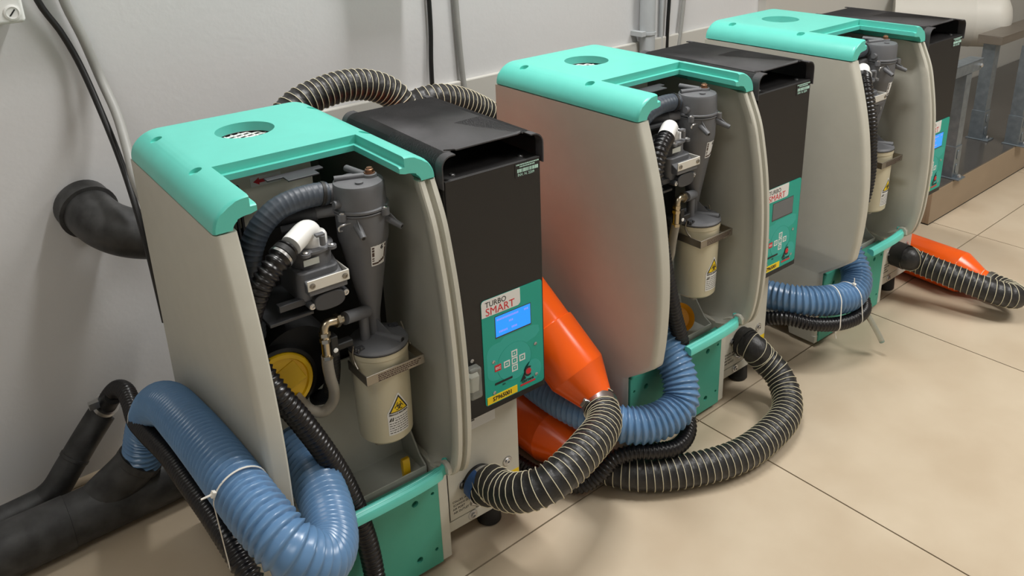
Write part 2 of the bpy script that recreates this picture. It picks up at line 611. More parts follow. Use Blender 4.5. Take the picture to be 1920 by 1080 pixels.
    for y, d in zip(ys, ins):
        cx = xr / 2
        rs.append([Vector((cx + (x - cx) * (1 - d / 0.16), y, z - d * 0.6 * (1 if z > 0.76 else 0))) for x, z in sec])
    mb.rings(rs)
    # arms: quarter-round with a stepped inner lip
    aL = arc(0.048, ZG, 0.048, 180, 90, 10, ZT - ZG) + [(0.0505, ZT), (0.0505, 0.7665), (0.0590, 0.7665), (0.0590, 0.757)] + [(0.050, 0.7545)] + arc(0.048, ZG, 0.026, 95, 180, 8, 0.016)
    rs = []
    for y, d in ((-0.0225, 0.003), (-0.0200, 0.001), (-0.0165, 0.0), (0.1203, 0.0)):
        rs.append([Vector((x + (d if x < 0.03 else 0), y, z - (d * 0.7 if z > 0.765 else 0))) for x, z in aL])
    mb.rings(rs)
    aR = [(xr - x, z) for x, z in aL]
    rs = []
    for y, d in ((-0.0285, 0.003), (-0.0260, 0.001), (-0.0225, 0.0), (0.1203, 0.0)):
        rs.append([Vector((x - (d if x > xr - 0.03 else 0), y, z - (d * 0.7 if z > 0.765 else 0))) for x, z in aR])
    mb.rings(rs)
    # notch rear edge: lip below the top surface
    mb.box(0.0505, xr - 0.0505, 0.1115, 0.1210, 0.7575, 0.7665)
    top = obj('top_cover', mb, TEAL, M, smooth=32)
    cmb = MB().tube((0.1525, 0.2682, 0.70), (0.1525, 0.2682, 0.80), 0.0462, n=48)
    for x, y in ((0.0305, 0.3245), (0.0305, 0.1288), (xr - 0.0305, 0.3245), (xr - 0.0305, 0.1288)):
        cmb.tube((x, y, 0.7715), (x, y, 0.80), 0.0092, n=20)
    cut(top, cmb)
    obj('vent_collar', MB().lathe([(0.0464, 0), (0.0464, 0.0275), (0.0485, 0.0275), (0.0485, 0)], (0.1525, 0.2682, 0.736), n=40, cap0=False, cap1=False), DARK, M)
    # woven wire guard
    mb = MB()
    s, R_ = 0.0128, 0.048
    k = -5
    while k <= 5:
        c = k * s
        h = sqrt(max(0, R_ * R_ - c * c))
        if h > 0.004:
            a = radians(12)
            for (ux, uy) in ((cos(a), sin(a)), (-sin(a), cos(a))):
                nx, ny = -uy, ux
                mb.tube((0.1525 + nx * c - ux * h, 0.2682 + ny * c - uy * h, 0.7615), (0.1525 + nx * c + ux * h, 0.2682 + ny * c + uy * h, 0.7615), 0.0016, n=6)
        k += 1
    obj('vent_grille', mb, WHITEP, M)
    obj('vent_shade_disc', MB().tube((0.1525, 0.2682, 0.732), (0.1525, 0.2682, 0.736), 0.050, n=24), DARK, M)  # near-black disc painting the unlit depth below the grille
    # ---- control box
    cb = obj('control_box', MB().box(0.3345, 0.517, -0.0285, 0.29, 0.2985, 0.727), BLACKM, M, bevel=0.0012)
    obj('front_panel', MB().box(0.336, 0.5165, -0.0315, -0.0285, 0.297, 0.7265), BLACKM, M, bevel=0.0012)
    # bent lid: side wings and top with hooked corners
    def lidsec(xo, zt, r):
        L, Rr = 0.331 + xo, 0.5225 - xo
        o_ = [(L, 0.716)] + arc(L + r, zt - r, r, 180, 90, 6) + arc(Rr - r, zt - r, r, 90, 0, 6) + [(Rr, 0.716)]
        return o_
    so = lidsec(0, 0.767, 0.018)
    si = lidsec(0.002, 0.765, 0.016)[::-1]
    rs = [[Vector((x, y, z)) for x, z in so + si] for y in (-0.016, 0.276)]
    mb = MB().rings(rs)
    # front and back tabs (outside the two slots)
    for (x0, x1) in ((0.331, 0.352), (0.5015, 0.5225)):
        pass
    wingL = [(0.331, 0.716)] + arc(0.349, 0.749, 0.018, 180, 90, 6) + [(0.356, 0.767), (0.356, 0.765), (0.349, 0.765)] + arc(0.349, 0.749, 0.016, 90, 180, 6)[1:] + [(0.333, 0.716)]
    for y0, y1 in ((-0.034, -0.0155), (0.2755, 0.292)):
        mb.rings([[Vector((x, y, z)) for x, z in wingL] for y in (y0, y1)])
        mb.rings([[Vector((0.8535 - x, y, z)) for x, z in wingL] for y in (y0, y1)])
    lid = obj('box_lid', mb, BLACKT, M, smooth=35)
    cm = MB()
    for xx, sgn in ((0.364, 1), (0.4895, -1)):
        cm.prism([(xx - 0.0045, -0.05), (xx + 0.0045, -0.05), (xx + 0.0045, -0.012), (xx + 0.0 - sgn * 0.010, -0.004), (xx - sgn * 0.013, -0.009), (xx - 0.0045, -0.016)], 'z', 0.75, 0.78)
    cut(lid, cm)
    for x in (0.362, 0.492):
        obj('lid_screw', MB().lathe([(0.0045, 0), (0.0045, 0.0015), (0.002, 0.003)], (x, -0.012, 0.727), n=14), STEEL, M)
    # inventory sticker
    s = obj('inventory_sticker', MB().prism(rrect(0.4657, 0.5132, 0.700, 0.7245, 0.002), 'y', -0.0321, -0.0315), LAB_K, M, smooth=0)
    mb = MB()
    x = 0.470
    rnd = random.Random(3)
    while x < 0.509:
        w = rnd.choice((0.0006, 0.0012, 0.0018))
        if x < 0.475 or x > 0.5035:
            w = 0.0028
        mb.box(x, x + w, -0.0323, -0.0321, 0.7085, 0.7145)
        x += w + rnd.choice((0.0005, 0.0008, 0.0011))
    obj('barcode', mb, LAB_M, s)
    text('INV. N. 2209', 0.0062, 0.4705, 0.7025, -0.0322, LAB_M, s, sx=1.0)
    mb = MB()
    for z, x0, x1 in ((0.7205, 0.4680, 0.5110), (0.7170, 0.4750, 0.5040)):
        x = x0
        while x < x1:
            w = rnd.uniform(0.0012, 0.0032)
            mb.box(x, x + w, -0.0323, -0.0321, z, z + 0.0020)
            x += w + 0.0009
    obj('small_print', mb, LAB_M, s)
    # ---- keypad label
    lb = obj('keypad_label', MB().prism(rrect(0.3880, 0.5133, 0.3092, 0.5086, 0.006), 'y', -0.0325, -0.0315), LAB_T, M, smooth=0)
    y1 = -0.0327
    pale = MB().prism([(0.4505 + 0.036 * cos(a / 20 * 2 * pi), 0.3745 + 0.036 * sin(a / 20 * 2 * pi)) for a in range(20)], 'y', y1, -0.0325)
    pale.prism(rrect(0.394, 0.4385, 0.352, 0.422, 0.018), 'y', -0.03264, -0.0325)
    pale.prism([(0.405, 0.405), (0.43, 0.428), (0.492, 0.428), (0.504, 0.424), (0.506, 0.412), (0.497, 0.404), (0.47, 0.398), (0.43, 0.40)], 'y', -0.03258, -0.0325)
    pale.prism([(0.488 + 0.02 * cos(a / 16 * 2 * pi), 0.340 + 0.021 * sin(a / 16 * 2 * pi)) for a in range(16)], 'y', y1, -0.0325)
    obj('pale_swirl', pale, LAB_L, lb, smooth=0)
    ring = MB()
    pp = [Vector((0.4505 + 0.036 * cos(a / 28 * 2 * pi), -0.0326, 0.3745 + 0.036 * sin(a / 28 * 2 * pi))) for a in range(28)]
    ring.sweep(pp, 0.0004, 5, closed=True)
    obj('swirl_outline', ring, LAB_T, lb)
    obj('name_plate', MB().prism([(0.3882, 0.4778), (0.462, 0.4773), (0.4662, 0.4805), (0.4667, 0.484), (0.4667, 0.5085), (0.394, 0.5085), (0.3900, 0.507), (0.3882, 0.503)], 'y', -0.0329, -0.0325), LAB_W, lb, smooth=0)
    text('TURBO', 0.0135, 0.3955, 0.4950, -0.0330, LAB_K, lb, sx=0.96)
    text('SMART', 0.0195, 0.3955, 0.4795, -0.0330, LAB_R, lb, sx=0.98)
    keys = [(0.4505, 0.3890, '^'), (0.4342, 0.3748, '<'), (0.4505, 0.3748, 'o'), (0.4668, 0.3748, '>'), (0.4505, 0.3606, 'v')]
    for kx, kz, kc in keys:
        h, w = 0.0062, 0.0022
        mb = MB()
        mb.box(kx - h, kx + h, -0.0331, y1, kz + h - w, kz + h)
        mb.box(kx - h, kx + h, -0.0331, y1, kz - h, kz - h + w)
        mb.box(kx - h, kx - h + w, -0.0331, y1, kz - h + w, kz + h - w)
        mb.box(kx + h - w, kx + h, -0.0331, y1, kz - h + w, kz + h - w)
        if kc == 'o':
            mb.lathe([(0.0012, 0), (0.0012, 0.0003)], (kx, -0.0328, kz), (0, -1, 0), n=10)
        else:
            a = {'^': 90, '<': 180, '>': 0, 'v': 270}[kc]
            tri = [(kx + 0.0024 * cos(radians(a + t)), kz + 0.0024 * sin(radians(a + t))) for t in (0, 125, 235)]
            mb.prism(tri, 'y', -0.0331, y1)
        obj('arrow_key', mb, LAB_W, lb, smooth=0)
    e = obj('escape_key', MB().prism(rrect(0.4090, 0.4222, 0.3690, 0.3812, 0.001), 'y', -0.0331, -0.0325), LAB_R, lb, smooth=0)
    text('ESC', 0.0066, 0.4156, 0.3728, -0.0332, LAB_W, lb, align='CENTER', bold=0.0001)
    obj('card_slot', MB().box(0.4083, 0.4448, -0.0331, -0.0325, 0.3432, 0.3472), LAB_K, lb, smooth=0)
    text('SD', 0.0042, 0.4268, 0.3372, -0.0328, LAB_K, lb, align='CENTER', sx=1.3)
    # maker's emblem: red disc in a black C with a grey sweep
    cpts = [(0.4795 + 0.0095 * cos(radians(a)), 0.3420 + 0.0098 * sin(radians(a))) for a in range(50, 322, 16)] + [(0.4795 + 0.0066 * cos(radians(a)), 0.3420 + 0.0066 * sin(radians(a))) for a in range(315, 44, -16)]
    mb = MB().prism(cpts, 'y', -0.0331, -0.0329)
    mb.prism([(0.4615, 0.3275), (0.468, 0.3385), (0.473, 0.349), (0.471, 0.3365), (0.474, 0.3295)], 'y', -0.0331, -0.0329)
    obj('emblem_curve', mb, LAB_K, lb, smooth=0)
    obj('emblem_disc', MB().lathe([(0.0058, 0), (0.0058, 0.0003)], (0.4795, -0.0329, 0.3420), (0, -1, 0), n=18), LAB_R, lb, smooth=0)
    text('CATTANI', 0.0058, 0.4775, 0.3232, -0.0330, LAB_K, lb, align='CENTER', sx=1.02, bold=0.0002)
    obj('red_underline', MB().box(0.4612, 0.4935, -0.0330, -0.0325, 0.3178, 0.3212), LAB_R, lb, smooth=0)
    mb = MB()
    for x, z in ((0.4960, 0.3900), (0.4072, 0.3898), (0.4962, 0.3290), (0.4064, 0.3300)):
        o = obj('label_screw', MB().lathe([(0.0032, 0), (0.0032, 0.001), (0.0016, 0.0017), (0.0014, 0.0008)], (x, -0.0325, z), (0, -1, 0), n=12), STEEL, lb)
    # rocker switch under its clear cover
    sw = obj('power_switch', MB().box(0.352, 0.372, -0.0345, -0.0315, 0.3495, 0.3985), GREYD, M, bevel=0.001)
    obj('rocker', MB().prism([(-0.0345, 0.354), (-0.038, 0.356), (-0.0435, 0.386), (-0.0345, 0.391)], 'x', 0.354, 0.370), WHITEP, sw, bevel=0.001)
    obj('clear_cover', MB().prism(rrect(0.3505, 0.3735, 0.345, 0.403, 0.004), 'y', -0.048, -0.0318), CLEAR, sw, bevel=0.003)
    for z in (0.4085, 0.3395):
        obj('switch_screw', MB().lathe([(0.0036, 0), (0.0036, 0.001), (0.0018, 0.0018), (0.0016, 0.001)], (0.3655, -0.0315, z), (0, -1, 0), n=12), STEEL, sw)
    # ---- lower outlet box
    ob = obj('outlet_box', MB().box(0.3255, 0.482, 0.0115, 0.36, 0.0505, 0.2985), CREAMM, M, bevel=0.0015)
    obj('outlet_panel', MB().prism([(0.3275, 0.0735), (0.482, 0.0735), (0.482, 0.2965), (0.3275, 0.2965)], 'y', 0.0085, 0.0112), CREAMM, M, bevel=0.0008)
    obj('panel_gap_shade', MB().box(0.3192, 0.3262, 0.0085, 0.012, 0.0735, 0.213), DARK, M)  # near-black strip in place of the shaded open gap
    obj('bottom_rail', MB().box(0.3195, 0.482, 0.0085, 0.0115, 0.0505, 0.0715), CREAMM, M, bevel=0.0008)
    for x, z in ((0.3574, 0.1395), (0.4552, 0.1391), (0.3747, 0.0625)):
        w = obj('washer_bolt', MB().lathe([(0.0098, 0), (0.0098, 0.0012), (0.0090, 0.0018), (0.0062, 0.0018), (0.0058, 0.0012)], (x, 0.0085, z), (0, -1, 0), n=22), STEEL, M)
        obj('bolt_head', MB().lathe([(0.0050, 0.001), (0.0050, 0.0042), (0.0028, 0.0046), (0.0024, 0.0022)], (x, 0.0085, z), (0, -1, 0), n=6), STEEL, w, smooth=25)
    for i, tx in enumerate(('COLLEG. ARIA', 'SCARICO DA', 'AIR PORT', 'AIR OUTLET')):
        text(tx, 0.0062, 0.3335 + 0.0012 * (i % 2), 0.1085 - i * 0.0078, 0.0083, LAB_G, ob, sx=0.95)
    text('!', 0.010, 0.4700, 0.1005, 0.0082, LAB_K, ob, align='CENTER')
    obj('yellow_strip', MB().box(0.452, 0.4805, 0.0079, 0.0085, 0.098, 0.112), LAB_Y, ob, smooth=0)
    mb = MB()
    rnd = random.Random(5)
    for r in range(5):
        z = 0.2845 - r * 0.0062
        x = 0.334
        while x < 0.412 - r * 0.006:
            w = rnd.uniform(0.003, 0.009)
            mb.box(x, x + w, 0.0081, 0.0085, z, z + 0.0026)
            x += w + 0.0022
    mb.box(0.334, 0.343, 0.0081, 0.0085, 0.246, 0.2545)
    rp = obj('rating_plate', MB().box(0.330, 0.433, 0.0083, 0.0086, 0.243, 0.2935), LAB_W, ob, smooth=0)
    obj('small_print', mb, LAB_G, rp, smooth=0)
    obj('bin_mark', MB().prism([(0.4185, 0.2735), (0.4265, 0.2735), (0.428, 0.285), (0.417, 0.285)], 'y', 0.0079, 0.0083).box(0.4165, 0.429, 0.0079, 0.0083, 0.2655, 0.2685), LAB_G, rp, smooth=0)
    obj('outlet_spigot', MB().lathe([(0.0300, 0), (0.0300, 0.030), (0.027, 0.030), (0.027, 0)], (0.3876, 0.0085, 0.135), (0, -1, 0), n=28), RUBBER, M)
    # ---- feet
    for x, y in ((0.430, 0.040), (0.430, 0.30), (0.06, 0.05), (0.06, 0.32), (0.27, 0.32), (0.27, 0.06)):
        zt = 0.0505 if x > 0.4 else 0.031
        obj('rubber_foot', MB().lathe([(0.021, 0), (0.0235, 0.003), (0.0215, zt - 0.004), (0.019, zt)], (x, y, 0), n=22), RUBBER, M)
    # ---- cyclone separator
    CX, CY = 0.229, 0.034
    cy = obj('cyclone_body', MB().lathe([(0.0405, 0.698), (0.0412, 0.6965), (0.0385, 0.693), (0.0380, 0.655), (0.0365, 0.647), (0.0352, 0.644), (0.0140, 0.525), (0.0125, 0.512), (0.0125, 0.488)], (CX, CY, 0), n=40), GREYP, M)
    cp = obj('cyclone_cap', MB().lathe([(0.0415, 0.700), (0.0415, 0.703), (0.0388, 0.7045), (0.0380, 0.735), (0.0362, 0.7395), (0.030, 0.741), (0.004, 0.7415)], (CX, CY, 0), n=40), GREYP, M)
    obj('cap_ridge', MB().tube((0.240, 0.036, 0.743), (0.200, 0.052, 0.743), 0.0048, n=12).tube((0.243, 0.040, 0.7425), (0.236, 0.085, 0.7425), 0.0055, n=12).lathe([(0.006, 0), (0.006, 0.0025), (0.004, 0.003)], (0.222, 0.016, 0.7412), n=16), GREYP, cp)
    obj('cap_boss', MB().lathe([(0.0115, 0), (0.0105, 0.004), (0.008, 0.005)], (0.2485, 0.034, 0.7412), n=20), GREYP, cp)
    obj('cap_nut', MB().lathe([(0.0082, 0), (0.0082, 0.0018), (0.0064, 0.002), (0.0064, 0.0065), (0.0058, 0.0072), (0.0048, 0.0075), (0.0042, 0.0092)], (0.2485, 0.034, 0.7455), n=16), COPPER, cp)
    for a in (-62, 205, 70, 140):
        ca, sa = cos(radians(a)), sin(radians(a))
        lx, ly = CX + ca * 0.0425, CY + sa * 0.0425
        lg = obj('flange_lug', MB().lathe([(0.0065, 0), (0.0065, 0.010)], (lx, ly, 0.692), n=14), GREYP, cp)
        obj('lug_screw', MB().lathe([(0.0046, 0), (0.0046, 0.002), (0.0025, 0.0032)], (lx, ly, 0.702), n=12), STEEL, lg)
    for tip, base in (((0.2045, -0.0175, 0.6705), (0.208, 0.010, 0.6840)), ((0.2665, -0.0185, 0.6725), (0.2520, 0.012, 0.6850))):
        n_ = obj('side_nozzle', MB().tube(base, tip, 0.0062, 0.0046, 14), GREYP, cy)
        d = (Vector(tip) - Vector(base)).normalized()
        obj('nozzle_shade_disc', MB().tube(Vector(tip) - d * 0.001, Vector(tip) + d * 0.0004, 0.0026, n=10), DARK, cy)  # dark disc on the solid tip, painting the shade of a hole
        b2, t2 = Vector(base), Vector(tip)
        mb = MB()
        u = Vector((0.0008, 0, 0))
        pts = [b2 + Vector((0, 0, 0.017)), t2 - d * 0.005 + Vector((0, 0, 0.004)), b2 + Vector((0, 0, 0.002))]
        mb.add([p - u for p in pts] + [p + u for p in pts], [(0, 1, 2), (5, 4, 3), (0, 3, 4, 1), (1, 4, 5, 2), (2, 5, 3, 0)])
        obj('nozzle_rib', mb, GREYP, cy, smooth=0)
    # label wrapped round the cone

    def wrapc(p):
        r = 0.0142 + (0.0352 - 0.0142) * (p.z - 0.525) / (0.644 - 0.525) + 0.0003
        a = (p.x - 0.2325) / 0.032
        d = (-0.0 - p.y)
        a0 = radians(-80)
        return Vector((CX + (r + d) * cos(a0 + a), CY + (r + d) * sin(a0 + a), p.z))

    def wrapped(pts, d0, d1, fn):
        mb = MB()
        n = 8
        x0, x1 = min(p[0] for p in pts), max(p[0] for p in pts)
        z0, z1 = min(p[1] for p in pts), max(p[1] for p in pts)
        for k in range(n):
            mb.box(x0 + (x1 - x0) * k / n, x0 + (x1 - x0) * (k + 1) / n, -d1, -d0, z0, z1)
        return mb.map(fn)
    ls = obj('cyclone_label', wrapped([(0.2205, 0.6125), (0.2455, 0.647)], 0, 0.0003, wrapc), LAB_W, cy, smooth=60)
    mb = MB()
    for z, h in ((0.6412, 0.0032), (0.6365, 0.0036), (0.6285, 0.0070), (0.6240, 0.0022), (0.6205, 0.0018)):
        mb.box(0.2218, 0.2252, -0.0005, -0.0003, z, z + h)
    for k in range(6):
        x = 0.2218 + k * 0.0036
        mb.box(x, x + 0.0036, -0.0005, -0.0003, 0.6148 + max(0, k - 2) * 0.0012, 0.6178 + max(0, k - 2) * 0.0016)
    mb.box(0.2425, 0.2448, -0.0005, -0.0003, 0.622, 0.6385)
    mb.box(0.2425, 0.2448, -0.0005, -0.0003, 0.6405, 0.6445)
    obj('label_bars', mb.map(wrapc), LAB_N, cy, smooth=0)
    text('6', 0.0095, 0.2372, 0.6385, -0.0004, LAB_K, cy, align='CENTER', warp=wrapc, bold=0.0003)
    # inlet spigots and the ribbed inlet hose
    obj('inlet_spigot', MB().tube((0.205, 0.050, 0.722), (0.176, 0.052, 0.726), 0.0145, n=18).tube((0.196, 0.026, 0.7135), (0.184, 0.026, 0.7145), 0.0062, n=12), GREYP, cp)
    obj('hose_collar', MB().tube((0.181, 0.052, 0.7255), (0.176, 0.0525, 0.7265), 0.0185, n=18), RUBBER, cp)
    path = spline([(0.186, 0.052, 0.725), (0.165, 0.052, 0.7275), (0.135, 0.052, 0.7265), (0.108, 0.052, 0.7195), (0.083, 0.052, 0.7000), (0.066, 0.052, 0.670), (0.0585, 0.052, 0.635), (0.0565, 0.055, 0.59), (0.058, 0.07, 0.53)], 0.0011)
    obj('inlet_hose', MB().sweep(path, lambda i, t: 0.0168 + 0.0004 * max(0, sin(i * 0.9)), 20), HOSED, M)
    s2 = obj('second_spigot', MB().tube((0.200, 0.046, 0.6985), (0.166, 0.060, 0.6975), 0.0098, n=16), GREYP, cp)
    obj('second_hose', MB().tube((0.170, 0.058, 0.6975), (0.110, 0.085, 0.692), 0.0118, n=16).tube((0.115, 0.06, 0.684), (0.150, 0.05, 0.687), 0.006, n=10), GREYD, M)
    obj('wire_clip', MB().sweep(spline([(0.196, 0.004, 0.690), (0.184, 0.000, 0.692), (0.178, 0.002, 0.690), (0.178, 0.004, 0.683), (0.184, 0.006, 0.681)], 0.002), 0.0013, 8), STEEL, M)
    # ---- collector bottle
    BX, BY = 0.2275, 0.019
    bt = obj('collector_bottle', MB().lathe([(0.032, 0.314), (0.039, 0.315), (0.0428, 0.3195), (0.0438, 0.345), (0.0452, 0.455), (0.0452, 0.4665), (0.0464, 0.4675), (0.0464, 0.4765), (0.044, 0.4785)], (BX, BY, 0), n=44), BOTTLE, M)
    bl = obj('bottle_lid', MB().lathe([(0.0472, 0.478), (0.0472, 0.4805), (0.0462, 0.4815), (0.0440, 0.4845), (0.014, 0.4895)], (BX, BY, 0), n=44), GREYP, M)
    obj('lid_seal', MB().lathe([(0.0474, 0.4768), (0.0474, 0.4783), (0.045, 0.4783)], (BX, BY, 0), n=44), RUBBER, bl)
    t1 = MB().tube((0.226, 0.030, 0.487), (0.252, -0.016, 0.4865), 0.0062, n=14)
    obj('radial_tube', t1, GREYP, bl)
    obj('tube_shade_disc', MB().tube((0.2516, -0.0153, 0.4865), (0.2524, -0.0167, 0.4865), 0.0036, n=12), DARK, bl)  # dark disc on the closed tube end, shade of the opening as colour
    mb = MB()
    pts = [Vector((0.2275, 0.026, 0.520)), Vector((0.2425, 0.002, 0.4925)), Vector((0.2300, 0.022, 0.490))]
    u = Vector((0.0007, 0.0005, 0))
    mb.add([p - u for p in pts] + [p + u for p in pts], [(0, 1, 2), (5, 4, 3), (0, 3, 4, 1), (1, 4, 5, 2), (2, 5, 3, 0)])
    obj('tube_rib', mb, GREYP, bl, smooth=0)
    obj('feed_pipe', MB().tube((0.209, 0.022, 0.484), (0.209, 0.022, 0.530), 0.0078, n=14).tube((0.217, 0.024, 0.532), (0.172, 0.006, 0.544), 0.0098, n=16).lathe([(0.0098, -0.001), (0.008, 0.006), (0.003, 0.009)], (0.209, 0.022, 0.533), n=14), GREYP, bl)
    for hx, hy in ((0.190, 0.004), (0.2635, 0.032)):
        obj('lid_catch', MB().box(hx - 0.006, hx + 0.006, hy - 0.005, hy + 0.005, 0.481, 0.4885).box(hx - 0.009, hx - 0.006, hy - 0.003, hy + 0.003, 0.484, 0.490).box(hx - 0.002, hx + 0.001, hy - 0.007, hy - 0.004, 0.4865, 0.4915), GREYD, bl, bevel=0.0006)
    # steel holder round the bottle
    mb = MB()
    mb.prism([(0.1790, -0.0315), (0.2790, -0.0315), (0.2790, 0.03), (0.2770, 0.03), (0.2770, -0.0295), (0.1810, -0.0295), (0.1810, 0.03), (0.1790, 0.03)], 'z', 0.4415, 0.4575)
    hd = obj('bottle_holder', mb, STEELD, M, bevel=0.0008)
    obj('holder_wire', MB().sweep(spline([(0.1800, -0.004, 0.458), (0.1800, 0.006, 0.466), (0.1800, 0.010, 0.476), (0.182, 0.008, 0.492)], 0.003), 0.0015, 8).sweep(spline([(0.2780, 0.008, 0.457), (0.2775, 0.020, 0.466), (0.2770, 0.026, 0.478), (0.274, 0.028, 0.492)], 0.003), 0.0015, 8), STEELD, hd)
    mb = MB()
    rnd = random.Random(11)
    for r in range(4):
        z = 0.4540 - r * 0.0032
        x = 0.1985
        while x < 0.268 - (0.02 if r == 3 else 0):
            w = rnd.uniform(0.0014, 0.0052)
            mb.box(x, x + w, -0.0318, -0.0315, z - 0.0016, z)
            x += w + 0.0011
    obj('small_print', mb, LAB_N, hd, smooth=0)
    # biohazard label wrapped on the bottle

    def wrapb(p):
        r = 0.0428 + (0.0452 - 0.0428) * (p.z - 0.3195) / (0.455 - 0.3195) + 0.0006
        a = (p.x - 0.2275) / 0.044 + 0.06
        d = -p.y
        a0 = radians(-90)
        return Vector((BX + (r + d) * cos(a0 + a), BY + (r + d) * sin(a0 + a), p.z))

    def grid_poly(poly, d0, d1, n=12):
        mb = MB()
        z0, z1 = min(p[1] for p in poly), max(p[1] for p in poly)

        def span(z):
            xs = []
            for (xa, za), (xb, zb) in zip(poly, poly[1:] + poly[:1]):
                if (za - z) * (zb - z) <= 0 and za != zb:
                    xs.append(xa + (xb - xa) * (z - za) / (zb - za))
            return (min(xs), max(xs)) if xs else None
        rows = []
        for i in range(n + 1):
            z = z0 + (z1 - z0) * (0.0005 + 0.999 * i / n)
            s_ = span(z)
            rows.append([(s_[0] + (s_[1] - s_[0]) * k / 6, z) for k in range(7)])
        for a, b in zip(rows, rows[1:]):
            for k in range(6):
                q = [a[k], a[k + 1], b[k + 1], b[k]]
                mb.add([(x, -d0, z) for x, z in q] + [(x, -d1, z) for x, z in q], [(3, 2, 1, 0), (4, 5, 6, 7)] + [(i, (i + 1) % 4, 4 + (i + 1) % 4, 4 + i) for i in range(4)])
        return mb.map(wrapb)
    wl = obj('warning_label', grid_poly([(0.2085, 0.332), (0.2445, 0.332), (0.2445, 0.366), (0.2475, 0.3665), (0.2475, 0.372), (0.2290, 0.4055), (0.2270, 0.4055), (0.2080, 0.372), (0.2080, 0.3665), (0.2085, 0.366)], 0, 0.0003, 16), LAB_W, bt, smooth=60)
    obj('triangle_border', grid_poly([(0.2105, 0.3720), (0.2455, 0.3720), (0.2280, 0.4025)], 0.0003, 0.0005), LAB_K, bt, smooth=60)
    obj('warning_triangle', grid_poly([(0.2140, 0.3738), (0.2420, 0.3738), (0.2280, 0.3982)], 0.0005, 0.0007), LAB_Y, bt, smooth=60)
    mb = MB()
    for a in (90, 210, 330):
        cxx, czz = 0.2280 + 0.0040 * cos(radians(a)), 0.3820 + 0.0040 * sin(radians(a))
        mb.sweep([Vector((cxx + 0.0036 * cos(radians(a + 30 + t * 20)), -0.0009, czz + 0.0036 * sin(radians(a + 30 + t * 20)))) for t in range(16)], 0.0006, 5)
    mb.sweep([Vector((0.2280 + 0.0030 * cos(t * pi / 8), -0.0009, 0.3820 + 0.0030 * sin(t * pi / 8))) for t in range(16)], 0.0005, 5, closed=True)
    obj('biohazard_symbol', mb.map(wrapb), LAB_K, bt)
    text('PERICOLO BIOLOGICO', 0.0037, 0.2278, 0.3678, -0.0004, LAB_K, bt, align='CENTER', warp=wrapb, sx=0.88, bold=0.00008)
    mb = MB().prism([(0.2098, 0.3575), (0.2135, 0.3638), (0.2152, 0.3638), (0.2135, 0.3575)], 'y', -0.0005, -0.0003).prism([(0.2145, 0.3575), (0.2165, 0.3638), (0.2185, 0.3638), (0.2170, 0.3575)], 'y', -0.0005, -0.0003)
    rnd = random.Random(21)
    for r in range(7):
        z = 0.3625 - r * 0.0043
        x = 0.2200 if r < 2 else 0.2105
        while x < 0.2425:
            w = min(rnd.uniform(0.0015, 0.005), 0.2435 - x)
            mb.box(x, x + w, -0.0005, -0.0003, z - 0.0013, z)
            x += w + 0.0012
    obj('small_print', mb.map(wrapb), LAB_G, bt, smooth=0)
    obj('bottle_tap', MB().lathe([(0.008, 0), (0.010, 0.004), (0.006, 0.012)], (0.206, 0.004, 0.308), n=14), CLEARD, bt)
    # ---- pump head
    pb = obj('pump_body', MB().prism(rrect(0.106, 0.170, -0.006, 0.075, 0.012), 'z', 0.596, 0.640), GREYP, M, bevel=0.002)
    obj('pump_shoulder', MB().prism([(-0.0200, 0.6215), (0.030, 0.6480), (0.050, 0.6480), (0.050, 0.610), (-0.0200, 0.610)], 'x', 0.114, 0.172), GREYP, M, bevel=0.0015)
    obj('pump_neck', MB().lathe([(0.0300, 0.640), (0.0300, 0.662), (0.034, 0.663), (0.034, 0.6665), (0.028, 0.6675)], (0.141, 0.030, 0), n=30), GREYP, M)
    for a in (-50, 35, 150, 240):
        lx, ly = 0.141 + 0.0355 * cos(radians(a)), 0.030 + 0.0355 * sin(radians(a))
        lg = obj('pump_lug', MB().lathe([(0.007, 0), (0.007, 0.0045)], (lx, ly, 0.6625), n=14), GREYP, M)
        obj('pump_screw', MB().lathe([(0.0046, 0), (0.0046, 0.0018), (0.0025, 0.003)], (lx, ly, 0.667), n=12), STEEL, lg)
    br = obj('pump_bracket', MB().prism([(0.1115, -0.0235), (0.1745, -0.0235), (0.1745, 0.030), (0.1725, 0.030), (0.1725, -0.0215), (0.1115, -0.0215)], 'z', 0.6195, 0.6355), ALU, M, bevel=0.0008)
    for x in (0.1185, 0.1675):
        obj('bracket_screw', MB().lathe([(0.0042, 0), (0.0042, 0.0012), (0.002, 0.002), (0.0016, 0.001)], (x, -0.0235, 0.6272), (0, -1, 0), n=12), STEELD, br)
    obj('pump_tag', MB().box(0.118, 0.141, -0.0069, -0.0063, 0.6485, 0.658).map(lambda p: Vector((p.x, p.y + 0.004, p.z))), GREYT, M)
    ov = [(0.1445 + 0.0235 * math.copysign(abs(cos(t)) ** 0.75, cos(t)), 0.5935 + 0.0135 * math.copysign(abs(sin(t)) ** 0.75, sin(t))) for t in [k * 2 * pi / 28 for k in range(28)]]
    obj('pump_cover', MB().prism(ov, 'y', -0.0165, 0.01), GREYD, M, bevel=0.0015)
    for x, z in ((0.1185, 0.5915), (0.1700, 0.5965)):
        c_ = obj('cover_post', MB().tube((x, -0.013, z), (x, 0.03, z), 0.0056, n=14), GREYD, M)
        obj('cover_screw', MB().lathe([(0.0046, 0), (0.0046, 0.002), (0.0022, 0.0026), (0.0018, 0.0012)], (x, -0.013, z), (0, -1, 0), n=12), STEEL, c_)
    obj('pump_shelf', MB().box(0.06, 0.125, 0.0, 0.12, 0.572, 0.577).box(0.075, 0.118, -0.004, 0.008, 0.592, 0.602), GREYD, M, bevel=0.001)
